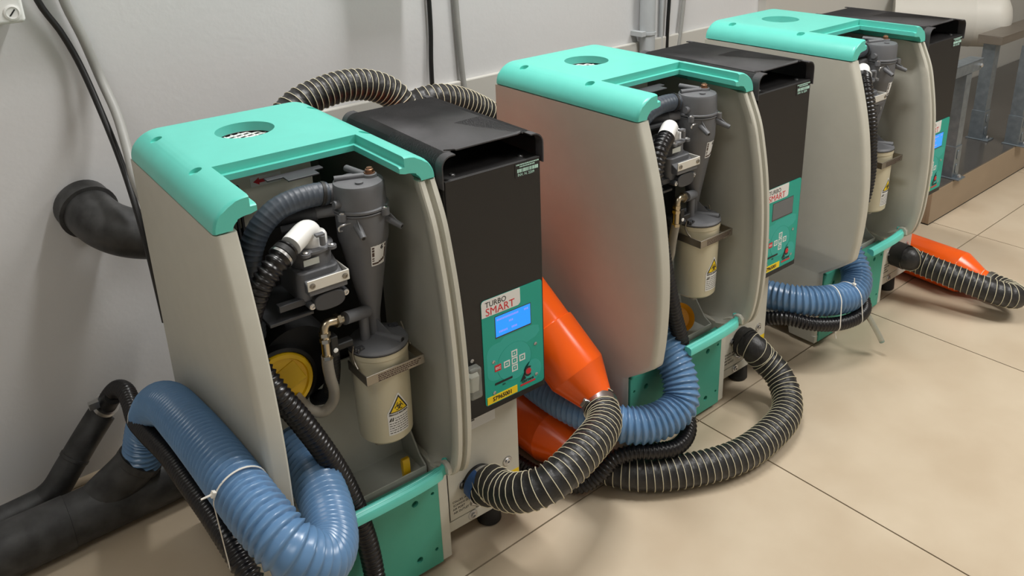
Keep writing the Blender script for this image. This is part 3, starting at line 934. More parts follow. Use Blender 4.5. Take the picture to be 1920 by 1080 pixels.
    we = MB().lathe([(0.0215, 0.667), (0.0215, 0.679), (0.0195, 0.683), (0.010, 0.684)], (0.146, 0.028, 0), n=28)
    we.sweep(spline([(0.146, 0.028, 0.676), (0.143, 0.026, 0.686), (0.136, 0.022, 0.690), (0.118, 0.012, 0.6855), (0.107, 0.006, 0.682)], 0.003), 0.0155, 20)
    obj('white_elbow', we, WHITEP, M)
    obj('elbow_tab', MB().tube((0.150, -0.0005, 0.672), (0.150, -0.0005, 0.687), 0.0042, n=12).box(0.141, 0.154, -0.003, 0.006, 0.686, 0.690), GREYP, M, bevel=0.0008)
    # ---- nickel elbow, valve and clear tube
    bz = MB().sweep(spline([(0.166, 0.003, 0.5465), (0.152, -0.001, 0.550), (0.141, -0.003, 0.552), (0.136, -0.004, 0.548), (0.1348, -0.004, 0.535), (0.1346, -0.003, 0.495)], 0.002), 0.0066, 14)
    be = obj('nickel_elbow', bz, BRASS, M)
    for z in (0.537, 0.527, 0.499):
        obj('pipe_nut', MB().lathe([(0.0085, 0), (0.0085, 0.006)], (0.1348, -0.004, z - 0.003), n=6), BRASS, be, smooth=20)
    obj('pipe_nut', MB().lathe([(0.0105, 0), (0.0105, 0.006)], (0.1600, 0.0015, 0.5480), (-0.95, -0.28, 0.16), n=6), BRASS, be, smooth=20)
    vb = obj('valve_body', MB().box(0.140, 0.152, -0.010, 0.012, 0.497, 0.530).box(0.148, 0.178, -0.004, 0.012, 0.5005, 0.511), RUBBER, M, bevel=0.002)
    obj('valve_screw', MB().lathe([(0.0036, 0), (0.0036, 0.0012), (0.0016, 0.002)], (0.146, -0.010, 0.508), (0, -1, 0), n=12), WHITEP, vb)
    obj('clear_drain_tube', MB().sweep(spline([(0.1346, -0.003, 0.500), (0.1360, 0.002, 0.478), (0.141, 0.010, 0.450), (0.147, 0.018, 0.422), (0.145, 0.026, 0.398), (0.131, 0.030, 0.386), (0.112, 0.034, 0.396), (0.098, 0.05, 0.42)], 0.004), 0.0085, 14), CLEARD, M)
    obj('black_drain_hose', MB().sweep(spline([(0.155, 0.03, 0.50), (0.156, 0.035, 0.45), (0.150, 0.05, 0.40), (0.14, 0.08, 0.38)], 0.0022), lambda i, t: 0.0115 + 0.0008 * (i % 2), 14), RUBBER, M)
    # ---- yellow filter cap
    kx, ky, kz = 0.079, 0.050, 0.4500
    kr = obj('filter_ring', MB().lathe([(0.057, -0.02), (0.057, 0.002), (0.052, 0.004), (0.050, 0.0)], (kx, ky, kz), (0, -1, 0), n=36), RUBBER, M)
    kb = obj('filter_cap', MB().lathe([(0.0500, -0.01), (0.0500, 0.003), (0.0482, 0.006), (0.0425, 0.0066), (0.0405, 0.0035), (0.003, 0.0035)], (kx, ky, kz), (0, -1, 0), n=40), YELLOW, M)
    a = radians(24)
    hb = MB().box(-0.036, 0.036, -0.006, 0.022, -0.0065, 0.0035)
    prof = [(-0.0005, -0.009), (-0.0155, -0.0012), (-0.0155, 0.0), (-0.0005, 0.029)]
    hb = MB().prism(prof, 'x', -0.037, 0.037)
    hb.map(lambda p: Vector((kx + p.x * cos(a) - p.z * sin(a), ky - 0.0035 + p.y, kz + p.x * sin(a) + p.z * cos(a) - 0.008)))
    obj('cap_grip', hb, YELLOW, kb, bevel=0.0015)
    return M


m1 = make_machine()


def lcd(M, on, code):
    lb = next(c for c in M.children if c.name.startswith('keypad_label'))
    fr = obj('display_window', MB().box(0.4132, 0.4885, -0.0327, -0.0324, 0.4308, 0.4726), GREYD, lb, smooth=0)
    sc = obj('display', MB().box(0.4145, 0.4870, -0.0330, -0.0327, 0.4335, 0.4712), LCD if on else LCDO, lb, smooth=0)
    if on:
        mb = MB()
        for z0, x0, x1 in ((0.4632, 0.4175, 0.462), (0.4632, 0.474, 0.482), (0.4535, 0.442, 0.450), (0.4400, 0.421, 0.439), (0.4400, 0.447, 0.458)):
            x = x0
            while x < x1:
                mb.box(x, x + 0.0020, -0.0332, -0.0330, z0, z0 + 0.0034)
                x += 0.0030
        obj('display_print', mb, LCDM, lb, smooth=0)
    yl = obj('yellow_tag', MB().box(0.3912, 0.4540, -0.0334, -0.0325, 0.3112, 0.3252), LAB_Y, lb, smooth=0)
    text(code, 0.0112, 0.4226, 0.3148, -0.0336, LAB_K, lb, align='CENTER', sx=0.93, bold=0.0002)


m2 = copy_tree(m1)
m3 = copy_tree(m1)
for k, (M, lab) in enumerate(((m1, 'nearest teal and cream suction unit with yellow round filter cap and lit blue display'),
                              (m2, 'middle teal and cream suction unit with grey unlit display and amber dish in its tray'),
                              (m3, 'farthest teal and cream suction unit beside the plinth with the galvanised posts'))):
    X, Y, a = MPOSE[k]
    M.location = (X, Y, 0)
    M.rotation_euler = (0, 0, a)
    tag(M, lab, 'suction unit', 'row of suction units along the wall')
lcd(m1, True, 'S7965001')
lcd(m2, False, 'S7965001')
lcd(m3, True, 'S7965001')
obj('yellow_clip', MB().prism([(0.0285, 0.1935), (0.0365, 0.1935), (0.0395, 0.222), (0.0365, 0.2295), (0.030, 0.2295), (0.0285, 0.222)], 'x', 0.2555, 0.2690), YELLOW, m1, bevel=0.001)
obj('amber_dish', MB().lathe([(0.004, 0.010), (0.024, 0.010), (0.030, 0.0), (0.0315, -0.0015), (0.0315, 0.0005), (0.026, 0.0125), (0.004, 0.0125)], (0.222, 0.047, 0.238), (0.25, 0.62, -0.45), n=30), AMBER, m2)


# ------------------------------------------------------------------ hoses
def blue_hose(name, pts, R_, pitch, label, amp=0.0027):
    ds = pitch / 9
    P = spline(pts, ds)
    prof = (-1.0, -0.75, -0.42, -0.08, 0.28, 0.62, 0.92, 1.0, 0.1)

    def rad(i, th):
        ph = ((i / 9 - th / (2 * pi)) % 1.0) * 9
        k = int(ph) % 9
        return R_ + amp * (prof[k] + (prof[(k + 1) % 9] - prof[k]) * (ph - int(ph)))
    o = obj(name, MB().sweep(P, rad, 27), BLUE, smooth=60)
    tag(o, label, 'hose', 'blue suction hoses')
    return o, P


def corrugated(name, pts, R_, pitch, label):
    P = spline(pts, pitch / 5)
    o = obj(name, MB().sweep(P, lambda i, th: R_ + 0.0017 * cos(i * 2 * pi / 5), 16), BLKH, smooth=80)
    tag(o, label, 'hose', 'thin black corrugated hoses')
    return o, P


def striped(name, pts, R_, pitch, label, seed=0):
    ds = pitch / 6
    P = spline(pts, ds)
    rnd = random.Random(seed)
    ph = [rnd.uniform(0, 6.28) for _ in range(5)]

    def rad(i, th):
        f = (i / 6 - th / (2 * pi)) % 1.0
        sag = sin(pi * f) ** 0.8
        w = 0.5 + 0.5 * sin(th * 5 + i * 0.37 + ph[0]) * sin(th * 3 - i * 0.21 + ph[1])
        return R_ - 0.0018 * sag * (0.5 + w)
    o = obj(name, MB().sweep(P, rad, 28), FABR, smooth=80)
    tag(o, label, 'hose', 'black hoses with a cream spiral thread')
    Tn = tangents(P)
    A, B = transport(P, Tn)
    Q = []
    n = len(P)
    sub = 3
    for k in range((n - 1) * sub + 1):
        i = min(n - 1, k // sub)
        t = k / sub - i
        j = min(n - 1, i + 1)
        th = 2 * pi * (k / sub) / 6
        p = P[i].lerp(P[j], t)
        a = A[i].lerp(A[j], t)
        b = B[i].lerp(B[j], t)
        Q.append(p + (a * cos(th) + b * sin(th)) * (R_ + 0.0004))
    obj('spiral_thread', MB().sweep(Q, 0.00082, 5), THREAD, o, smooth=80)
    return o, P


def clamp(parent, P, i, R_, w, m=STEEL, ang=0.0, screw=True):
    """band clamp round a hose at path index i"""
    t = tangents(P)[i]
    a, b = frame(t)
    p = P[i]
    o = obj('hose_clamp', MB().lathe([(R_, -w / 2), (R_ + 0.0012, -w / 2), (R_ + 0.0012, w / 2), (R_, w / 2)], p, t, n=36, cap0=False, cap1=False), m, parent)
    if screw:
        d = a * cos(ang) + b * sin(ang)
        e = t.cross(d)
        q = p + d * (R_ + 0.004)
        obj('clamp_screw', MB().tube(q - e * 0.008, q + e * 0.006, 0.0035, n=8).lathe([(0.0052, 0), (0.0052, 0.004), (0.003, 0.005)], q + e * 0.006, e, n=6), STEEL, o)
    return o


def tie(parent, ctrs, R0, t, w=0.0026, tail=None):
    """cable tie: a flat loop in the plane across t around one or two round bundles [(centre, radius)]"""
    a, b = frame(t)
    c0 = sum((Vector(c) for c, r in ctrs), Vector()) / len(ctrs)
    pts = []
    N = 40
    for k in range(N):
        d = a * cos(2 * pi * k / N) + b * sin(2 * pi * k / N)
        best = max(((Vector(c) - c0).dot(d) + r) for c, r in ctrs)
        pts.append((d, best))
    # support function -> hull points
    poly = []
    for k in range(N):
        d, h = pts[k]
        c, r = max(ctrs, key=lambda cr: (Vector(cr[0]) - c0).dot(d) + cr[1])
        q = Vector(c)
        q = q - t * (q - c0).dot(t)
        poly.append(q + d * r)
    rs = []
    for k in range(N + 1):
        q = poly[k % N]
        d = pts[k % N][0]
        rs.append([q - t * w / 2, q + t * w / 2, q + t * w / 2 + d * 0.0009, q - t * w / 2 + d * 0.0009])
    o = obj('cable_tie', MB().rings(rs, True, False, False), TIE, parent, smooth=60)
    if tail is not None:
        k = max(range(N), key=lambda k_: pts[k_][0].dot(tail))
        q, d = poly[k], pts[k][0]
        e = t.cross(d)
        mb = MB()
        rs = [[q + d * (0.001 + 0.005 * s_) + t * sx_ * 0.0032 + e * sy_ * 0.0038 for sx_, sy_ in ((-1, -1), (1, -1), (1, 1), (-1, 1))] for s_ in (0, 1)]
        mb.rings(rs)
        mb.tube(q + d * 0.004, q + d * 0.018 + e * 0.006, 0.0016, 0.0012, 6)
        obj('tie_head', mb, TIE, o)
    return o


# unit 1: blue hose from the floor pipe, along the side, round the front and into the compartment
b1pts = [(-0.0475, 0.4720, 0.122), (-0.0430, 0.4629, 0.152), (-0.0335, 0.4480, 0.2000), (-0.0265, 0.3833, 0.2782), (-0.0290, 0.2663, 0.3500), (-0.0345, 0.1478, 0.3830), (-0.0385, 0.0304, 0.4014), (-0.0408, -0.0726, 0.4080), (-0.0366, -0.1431, 0.3970), (-0.0237, -0.1861, 0.3730), (0.0043, -0.1919, 0.3400), (0.0368, -0.1608, 0.3170), (0.0680, -0.0946, 0.3100), (0.0830, -0.0343, 0.3167), (0.0900, 0.0187, 0.3241), (0.0930, 0.0600, 0.3320)]
blue1, P = blue_hose('blue_hose', b1pts, 0.0345, 0.0112, 'big blue ribbed hose looping out of the nearest suction unit beside the black pipes')
k1pts = [(-0.0653, 0.6285, 0.1708), (-0.0560, 0.6050, 0.2020), (-0.0455, 0.5700, 0.2330), (-0.0400, 0.5250, 0.2480), (-0.0430, 0.4798, 0.2470), (-0.0500, 0.4269, 0.2430), (-0.0520, 0.3485, 0.2587), (-0.0480, 0.2425, 0.2745), (-0.0500, 0.1383, 0.2850),
         (-0.0520, 0.0370, 0.2960), (-0.0545, -0.0537, 0.2990), (-0.0510, -0.1074, 0.2700), (-0.0400, -0.1500, 0.2000), (0.010, -0.175, 0.090),
         (0.090, -0.150, 0.045), (0.140, -0.080, 0.050), (0.1535, -0.040, 0.095), (0.1515, -0.0315, 0.160), (0.1425, -0.029, 0.220), (0.1365, -0.0295, 0.252),
         (0.121, -0.031, 0.310), (0.096, -0.036, 0.378), (0.070, -0.036, 0.440), (0.047, -0.030, 0.490), (0.033, 0.000, 0.535), (0.0335, 0.008, 0.580), (0.048, -0.006, 0.635), (0.076, -0.008, 0.668), (0.103, 0.003, 0.6815)]
blk1, PK = corrugated('corrugated_hose', [loc(1, p) if i >= 16 else p for i, p in enumerate(k1pts)], 0.0156, 0.0086, 'thin black corrugated hose tied under the blue hose of the nearest unit')
clamp(blk1, PK, len(PK) - 8, 0.0166, 0.008, RUBBER, screw=False)
clamp(blk1, PK, len(PK) - 12, 0.0170, 0.004, STEEL, screw=True, ang=2.0)


def near(P, p):
    p = Vector(p)
    return min(range(len(P)), key=lambda i: (P[i] - p).length)


def tie_at(parent, PB, rb, PK_, rk, p, tail=None):
    i = near(PB, p)
    t = tangents(PB)[i]
    # hose point of the thin hose crossing the same plane
    cand = [q for q in PK_ if abs((q - PB[i]).dot(t)) < 0.01]
    q = min(cand, key=lambda c: (c - PB[i]).length) if cand else PB[i]
    tie(parent, [(PB[i], rb), (q, rk)], 0, t, tail=tail)


def tie_one(parent, PB, rb, p, tail=None):
    i = near(PB, p)
    tie(parent, [(PB[i], rb)], 0, tangents(PB)[i], tail=tail)


tie_at(blue1, P, 0.0362, PK, 0.0158, (-0.040, -0.090, 0.400), tail=Vector((-0.6, -0.5, 0.3)))
tie_at(blue1, P, 0.0362, PK, 0.0158, (-0.041, 0.42, 0.25), tail=Vector((0.3, -0.3, 1)))

# unit 2
b2 = [(0.850, 0.10, 0.335), (0.848, 0.05, 0.315), (0.842, -0.005, 0.283), (0.8375, -0.062, 0.238), (0.829, -0.104, 0.192), (0.803, -0.128, 0.155), (0.757, -0.126, 0.142), (0.704, -0.103, 0.140),
      (0.662, -0.052, 0.148), (0.641, 0.025, 0.154), (0.640, 0.110, 0.156), (0.650, 0.20, 0.156), (0.655, 0.32, 0.13), (0.655, 0.45, 0.09), (0.655, 0.60, 0.06)]
blue2, P2 = blue_hose('blue_hose', b2, 0.0345, 0.0118, 'blue ribbed hose bending out of the middle suction unit below the orange pipe')
k2 = [loc(2, p) for p in [(0.107, 0.004, 0.6815), (0.075, -0.010, 0.668), (0.052, -0.02, 0.63), (0.045, -0.03, 0.56), (0.058, -0.036, 0.48), (0.078, -0.036, 0.405), (0.103, -0.034, 0.325), (0.131, -0.030, 0.255), (0.142, -0.0285, 0.205), (0.1475, -0.030, 0.150)]] + \
     [(0.866, -0.090, 0.108), (0.830, -0.132, 0.083), (0.772, -0.150, 0.082), (0.705, -0.128, 0.087), (0.650, -0.078, 0.092)]
k2 = k2[:-2] + [(0.722, -0.136, 0.090), (0.690, -0.114, 0.092), (0.656, -0.092, 0.082), (0.628, -0.080, 0.054), (0.600, -0.052, 0.026), (0.566, 0.03, 0.018), (0.555, 0.2, 0.018), (0.555, 0.5, 0.018)]
blk2, PK2 = corrugated('corrugated_hose', k2, 0.0150, 0.0086, 'thin black corrugated hose running under the blue hose of the middle unit')

# unit 3
b3 = [(1.510, 0.06, 0.300), (1.5120, 0.02, 0.290), (1.5130, -0.04, 0.262), (1.5085, -0.088, 0.220), (1.4820, -0.122, 0.186), (1.425, -0.138, 0.170), (1.352, -0.122, 0.176), (1.300, -0.085, 0.180), (1.272, -0.02, 0.178), (1.265, 0.08, 0.165), (1.270, 0.25, 0.12), (1.280, 0.45, 0.07), (1.285, 0.60, 0.06)]
blue3, P3 = blue_hose('blue_hose', b3, 0.0340, 0.0118, 'blue ribbed hose bending out of the farthest suction unit, tied to a thin black hose')
k3 = [loc(3, p) for p in [(0.107, 0.004, 0.6815), (0.081, -0.014, 0.678), (0.067, -0.030, 0.655), (0.066, -0.045, 0.600), (0.076, -0.048, 0.53), (0.090, -0.046, 0.46), (0.094, -0.038, 0.39), (0.088, -0.018, 0.32), (0.098, -0.022, 0.26), (0.118, -0.030, 0.20)]] + \
     [(1.512, -0.108, 0.150), (1.480, -0.150, 0.126), (1.4235, -0.1660, 0.1240), (1.3543, -0.1540, 0.1260), (1.2896, -0.1240, 0.1380), (1.2473, -0.0717, 0.1480), (1.228, 0.02, 0.11), (1.222, 0.14, 0.05), (1.222, 0.3, 0.018), (1.225, 0.55, 0.018)]
blk3, PK3 = corrugated('corrugated_hose', k3, 0.0152, 0.0086, 'thin black corrugated hose hanging down inside the farthest unit and under its blue hose')
tie_at(blue3, P3, 0.0358, PK3, 0.0156, (1.415, -0.138, 0.171), tail=Vector((0.3, -0.3, 1)))
tie_at(blue3, P3, 0.0358, PK3, 0.0156, (1.360, -0.126, 0.175), tail=Vector((-0.2, -0.1, -1)))


# ------------------------------------------------------------------ orange silencer pipes
def orange_pipe(pback, pshould, pend, label, collar=0.13, Rr=0.055, Re=0.031):
    a, s, e = Vector(pback), Vector(pshould), Vector(pend)
    d = (s - a).normalized()
    L = (s - a).length
    o = empty('orange_pipe', a, 0, label, 'pipe', 'orange plastic pipes between the units')
    z = Vector((0, 0, 0))
    c = L - collar
    obj('pipe_body', MB().lathe([(0.03, -0.05), (Rr - 0.004, -0.012), (Rr, 0.0), (Rr, c)], z, d, n=44), ORANGE, o)
    obj('socket', MB().lathe([(Rr, c - 0.002), (Rr + 0.0036, c), (Rr + 0.0036, L - 0.003), (Rr + 0.0030, L)], z, d, n=44), ORANGE, o)
    u = (e - s)
    n = 44
    A, B = frame(d)
    d2 = u.normalized()
    A2, B2 = A, B
    rs = []
    for r, p in ((Rr + 0.0030, s - a), (Re + 0.001, e - a), (Re - 0.002, e - a + d2 * 0.03)):
        rs.append([p + (A2 * cos(2 * pi * j / n) + B2 * sin(2 * pi * j / n)) * r for j in range(n)])
    obj('reducer', MB().rings(rs), ORANGE, o, smooth=40)
    return o


orange_pipe((0.566, 0.425, 0.640), (0.6300, -0.0170, 0.2500), (0.6400, -0.0600, 0.2075), 'tilted orange pipe rising between the nearest and middle units', collar=0.10)
orange_pipe((0.644, 0.420, 0.0592), (0.6330, 0.060, 0.0592), (0.6420, -0.012, 0.0480), 'orange pipe lying on the floor under the tilted orange pipe', collar=0.12)
orange_pipe((1.999, 0.22, 0.0592), (1.962, -0.185, 0.0592), (1.958, -0.238, 0.0560), 'orange pipe lying on the floor right of the farthest unit', collar=0.17)

# striped hoses
s1 = [loc(1, (0.3876, 0.004, 0.135)), loc(1, (0.3876, -0.022, 0.136)), (0.3890, -0.0500, 0.1500), (0.3900, -0.0900, 0.1580), (0.4040, -0.1330, 0.1780), (0.4330, -0.1550, 0.1930), (0.4789, -0.1580, 0.2050), (0.5360, -0.1460, 0.2100), (0.5820, -0.1270, 0.2050), (0.6120, -0.1060, 0.2020), (0.6290, -0.082, 0.2035), (0.6400, -0.0620, 0.2080)]
h1, PS1 = striped('spiral_hose', s1, 0.0328, 0.0128, 'short striped black hose from the nearest unit up to the tilted orange pipe', 1)
clamp(h1, PS1, 7, 0.0332, 0.018, STEEL, ang=1.0)
t_ = tangents(PS1)[7]
a_, b_ = frame(t_)
rs = []
for k in range(13):
    th = radians(-72 + k * 6.8)
    d_ = a_ * cos(th) + b_ * sin(th)
    rs.append([PS1[7] + d_ * r + t_ * w for r, w in ((0.0340, -0.0095), (0.0352, -0.0095), (0.0352, 0.0100), (0.0340, 0.0100))])
obj('blue_band', MB().rings(rs), BLUEC, h1, smooth=40)
clamp(h1, PS1, len(PS1) - 9, 0.0336, 0.014, STEEL, ang=3.6)
s2 = [loc(2, (0.3876, 0.004, 0.135)), loc(2, (0.3880, -0.028, 0.127)), (1.1337, -0.0968, 0.1000), (1.1430, -0.1343, 0.0700), (1.1230, -0.1700, 0.0460), (1.0710, -0.2027, 0.0370), (0.9892, -0.2179, 0.0360), (0.8867, -0.2150, 0.0360), (0.7886, -0.1791, 0.0360), (0.7050, -0.1240, 0.0370), (0.6650, -0.0700, 0.0410), (0.6470, -0.0220, 0.0460)]
h2, PS2 = striped('spiral_hose', s2, 0.0325, 0.0142, 'long striped black hose curving over the floor in front of the middle unit', 2)
clamp(h2, PS2, 4, 0.0332, 0.010, RUBBER, ang=1.0)
clamp(h2, PS2, len(PS2) - 14, 0.0332, 0.012, STEEL, ang=3.0)
s3 = [loc(3, (0.3876, 0.004, 0.135)), loc(3, (0.3876, -0.035, 0.133)), (1.8130, -0.105, 0.122), (1.8310, -0.180, 0.106), (1.8480, -0.255, 0.092), (1.8680, -0.312, 0.080), (1.9020, -0.340, 0.068), (1.9390, -0.318, 0.058), (1.9560, -0.272, 0.054), (1.9580, -0.240, 0.055)]
h3, PS3 = striped('spiral_hose', s3, 0.0325, 0.0145, 'striped black hose doubling back into the orange pipe right of the farthest unit', 3)
clamp(h3, PS3, 7, 0.0334, 0.034, RUBBER, screw=False)
clamp(h3, PS3, len(PS3) - 10, 0.0332, 0.012, STEEL, ang=0.5)
u1 = [(0.280, 0.470, 0.660), (0.315, 0.475, 0.712), (0.3596, 0.480, 0.7420), (0.4069, 0.480, 0.7540), (0.4668, 0.480, 0.7595), (0.5250, 0.478, 0.7480), (0.5700, 0.474, 0.7200), (0.5850, 0.462, 0.685), (0.5760, 0.440, 0.655)]
striped('spiral_hose', u1, 0.0320, 0.0128, 'striped black hose arching above the top of the nearest unit against the wall', 4)
u2 = [(0.604, 0.600, 0.55), (0.615, 0.555, 0.640), (0.6500, 0.520, 0.676), (0.6977, 0.505, 0.6830), (0.7555, 0.505, 0.6670), (0.8150, 0.510, 0.6360), (0.865, 0.512, 0.600), (0.91, 0.515, 0.55)]
striped('spiral_hose', u2, 0.0320, 0.0128, 'striped black hose behind the black box of the nearest unit, passing behind the middle unit', 5)

# ------------------------------------------------------------------ black waste pipes at the wall
wp_ = empty('elbow_pipe', (-0.012, 0.68, 0.572), 0, 'black elbow pipe coming out of the wall behind the nearest unit', 'pipe')
o0 = Vector((-0.012, 0.68, 0.572))
pth = [p - o0 for p in spline([(-0.014, 0.70, 0.578), (-0.013, 0.655, 0.576), (-0.008, 0.618, 0.568), (0.006, 0.585, 0.556), (0.030, 0.560, 0.545), (0.064, 0.543, 0.536), (0.12, 0.53, 0.53)], 0.006)]
obj('pipe_bend', MB().sweep(pth, 0.0465, 32), HDPE, wp_)
t_ = tangents(pth)
i = 9
obj('socket_ring', MB().lathe([(0.046, -0.034), (0.0515, -0.032), (0.0515, 0.000), (0.0535, 0.0), (0.0535, 0.006), (0.047, 0.007)], pth[i], t_[i], n=36), HDPE, wp_)
obj('pipe_stub', MB().tube(pth[16] - Vector((0, 0, 0.040)), pth[16] - Vector((0, 0, 0.056)), 0.008, n=12), HDPE, wp_)

mp = empty('waste_pipe', (-0.30, 0.49, 0.0), 0, 'thick dusty black waste pipe lying on the floor by the wall with a branch', 'pipe')
o0 = Vector((-0.30, 0.49, 0))


def rel(pts, o):
    return [Vector(p) - o for p in pts]


obj('pipe_body', MB().sweep(rel(spline([(-0.62, 0.488, 0.0505), (-0.30, 0.490, 0.0505), (-0.10, 0.490, 0.0505), (0.35, 0.492, 0.0505)], 0.03), o0), 0.0490, 32), HDPE, mp)
obj('pipe_socket', MB().lathe([(0.048, -0.14), (0.0505, -0.135), (0.0505, 0), (0.048, 0.001)], Vector((-0.185, 0.490, 0.0505)) - o0, (1, 0.002, 0), n=36), HDPE, mp)
obj('branch', MB().sweep(rel(spline([(-0.150, 0.495, 0.050), (-0.110, 0.490, 0.078), (-0.075, 0.480, 0.105), (-0.050, 0.473, 0.128)], 0.008), o0), lambda i, t: 0.0400, 28), HDPE, mp)
obj('branch_mouth', MB().lathe([(0.0405, -0.012), (0.0425, -0.010), (0.0425, 0.003), (0.038, 0.004)], Vector((-0.050, 0.473, 0.128)) - o0, (0.62, -0.17, 0.77), n=30), HDPE, mp)
tp = empty('drain_pipe', (-0.20, 0.60, 0.0), 0, 'thinner black drain pipe bending up the wall to the thin corrugated hose', 'pipe')
o0 = Vector((-0.20, 0.60, 0))
obj('pipe_body', MB().sweep(rel(spline([(-0.60, 0.605, 0.030), (-0.40, 0.605, 0.030), (-0.26, 0.606, 0.031), (-0.2, 0.607, 0.035)], 0.02), o0), 0.0275, 26), HDPE, tp)
obj('pipe_bend', MB().sweep(rel(spline([(-0.215, 0.607, 0.032), (-0.185, 0.608, 0.046), (-0.150, 0.612, 0.082), (-0.110, 0.618, 0.124), (-0.072, 0.626, 0.160)], 0.008), o0), 0.0270, 26), HDPE, tp)
obj('socket_ring', MB().lathe([(0.0268, -0.004), (0.0284, -0.003), (0.0284, 0.003), (0.0268, 0.004)], Vector((-0.138, 0.6135, 0.095)) - o0, (0.68, 0.1, 0.72), n=28), HDPE, tp)
obj('rubber_sleeve', MB().sweep(rel(spline([(-0.085, 0.6235, 0.148), (-0.072, 0.622, 0.165), (-0.060, 0.606, 0.190), (-0.052, 0.580, 0.214)], 0.004), o0), lambda i, t: 0.0235 - 0.0003 * i, 22), RUBBER, tp)
obj('sleeve_clamp', MB().lathe([(0.0232, -0.005), (0.0246, -0.005), (0.0246, 0.005), (0.0232, 0.005)], Vector((-0.064, 0.612, 0.182)) - o0, (0.42, -0.55, 0.72), n=28).box(-0.064 + 0.168, -0.064 + 0.186, -0.012, 0.0, 0.196, 0.210), STEEL, tp)

# dangling clear drain tube at unit 3
tag(obj('clear_hose_stub', MB().sweep(spline([(1.462, -0.150, 0.128), (1.472, -0.170, 0.100), (1.484, -0.190, 0.062), (1.490, -0.200, 0.040)], 0.006), 0.0068, 14), CLEAR), 'short clear tube hanging under the hoses of the farthest unit', 'tube')

# ------------------------------------------------------------------ wall fittings
def cable(name, pts, r, m, label):
    o = obj(name, MB().sweep(spline(pts, 0.015), r, 12), m)
    tag(o, label, 'cable', 'cables hanging down the wall')
    return o


cable('power_cable', [(-0.035, 0.655, 1.12), (-0.0157, 0.660, 0.97), (0.010, 0.660, 0.91), (0.0275, 0.655, 0.851), (0.040, 0.620, 0.760), (0.042, 0.56, 0.68), (0.038, 0.500, 0.606), (0.036, 0.47, 0.54), (0.036, 0.45, 0.40)], 0.0058, BLKC, 'black cable curving down the wall behind the nearest unit')
cable('power_cable', [(0.010, 0.655, 1.12), (0.0258, 0.660, 0.965), (0.043, 0.658, 0.895), (0.0571, 0.650, 0.816), (0.060, 0.60, 0.760), (0.050, 0.53, 0.705), (0.043, 0.49, 0.665), (0.048, 0.46, 0.60), (0.05, 0.45, 0.45)], 0.0088, GREYC, 'thicker grey cable beside the black cable behind the nearest unit')
cable('power_cable', [(0.806, 0.668, 1.10), (0.8045, 0.668, 0.90), (0.8035, 0.668, 0.80), (0.797, 0.666, 0.72), (0.793, 0.660, 0.65), (0.80, 0.64, 0.50)], 0.0056, BLKC, 'black cable hanging straight left of the middle unit')
cable('power_cable', [(0.880, 0.668, 1.10), (0.8816, 0.668, 0.88), (0.884, 0.668, 0.80), (0.8871, 0.668, 0.73), (0.8911, 0.664, 0.645), (0.90, 0.64, 0.50)], 0.0072, GREYC, 'grey cable hanging beside the straight black cable left of the middle unit')
cable('power_cable', [(1.69, 0.668, 1.05), (1.6835, 0.668, 0.79), (1.678, 0.667, 0.70), (1.675, 0.665, 0.62), (1.67, 0.64, 0.45)], 0.0056, BLKC, 'black cable on the wall right of the grey conduit')
cable('power_cable', [(1.765, 0.668, 1.05), (1.754, 0.668, 0.79), (1.741, 0.667, 0.68), (1.731, 0.665, 0.62), (1.72, 0.64, 0.45)], 0.0066, GREYC, 'grey cable farthest right on the wall above the middle unit')
cd = empty('conduit', (1.565, 0.65, 0.0), 0, 'vertical grey conduit pipe clipped to the wall behind the middle unit', 'conduit')
obj('conduit_tube', MB().tube((0, 0, 0.05), (0, 0, 1.30), 0.0235, n=24), GREYCD, cd)
obj('conduit_clip', MB().lathe([(0.0235, -0.004), (0.0265, -0.004), (0.0265, 0.004), (0.0235, 0.004)], (0, 0, 0.690), n=24, cap0=False, cap1=False).box(-0.040, -0.022, -0.014, 0.03, 0.684, 0.698), GREYCD, cd)
tag(obj('thin_conduit', MB().tube((1.653, 0.672, 0.05), (1.653, 0.672, 1.30), 0.0065, n=12), GREYCD), 'thin pale conduit between the thick conduit and the black cable', 'conduit')
for n_, (x0, x1, zb, lab) in enumerate(((-0.30, -0.052, 0.945, 'white wall box with a keyhole lock above the nearest unit'),
                                        (0.615, 0.745, 0.99, 'white wall box above the arching striped hose'),
                                        (2.02, 2.15, 0.93, 'white wall box above the farthest unit'))):
    wb = empty('wall_box', ((x0 + x1) / 2, 0.68, zb), 0, lab, 'box')
    h = (x1 - x0) / 2
    obj('box_body', MB().box(-h, h, -0.10, 0, 0, 0.28), CEIL, wb, bevel=0.006)
    lk = obj('lock_disc', MB().lathe([(0.0125, 0), (0.0125, 0.002), (0.0095, 0.003), (0.0095, 0.0015)], (h - 0.018, -0.10, 0.018), (0, -1, 0), n=24), CEIL, wb)
    obj('keyhole', MB().box(-0.001, 0.001, -0.0006, 0.0006, -0.0065, 0.0065).map(lambda p: Vector((h - 0.018 + p.x * cos(0.7) + p.z * sin(0.7), -0.1018 + p.y, 0.018 - p.x * sin(0.7) + p.z * cos(0.7)))), DARK, lk)

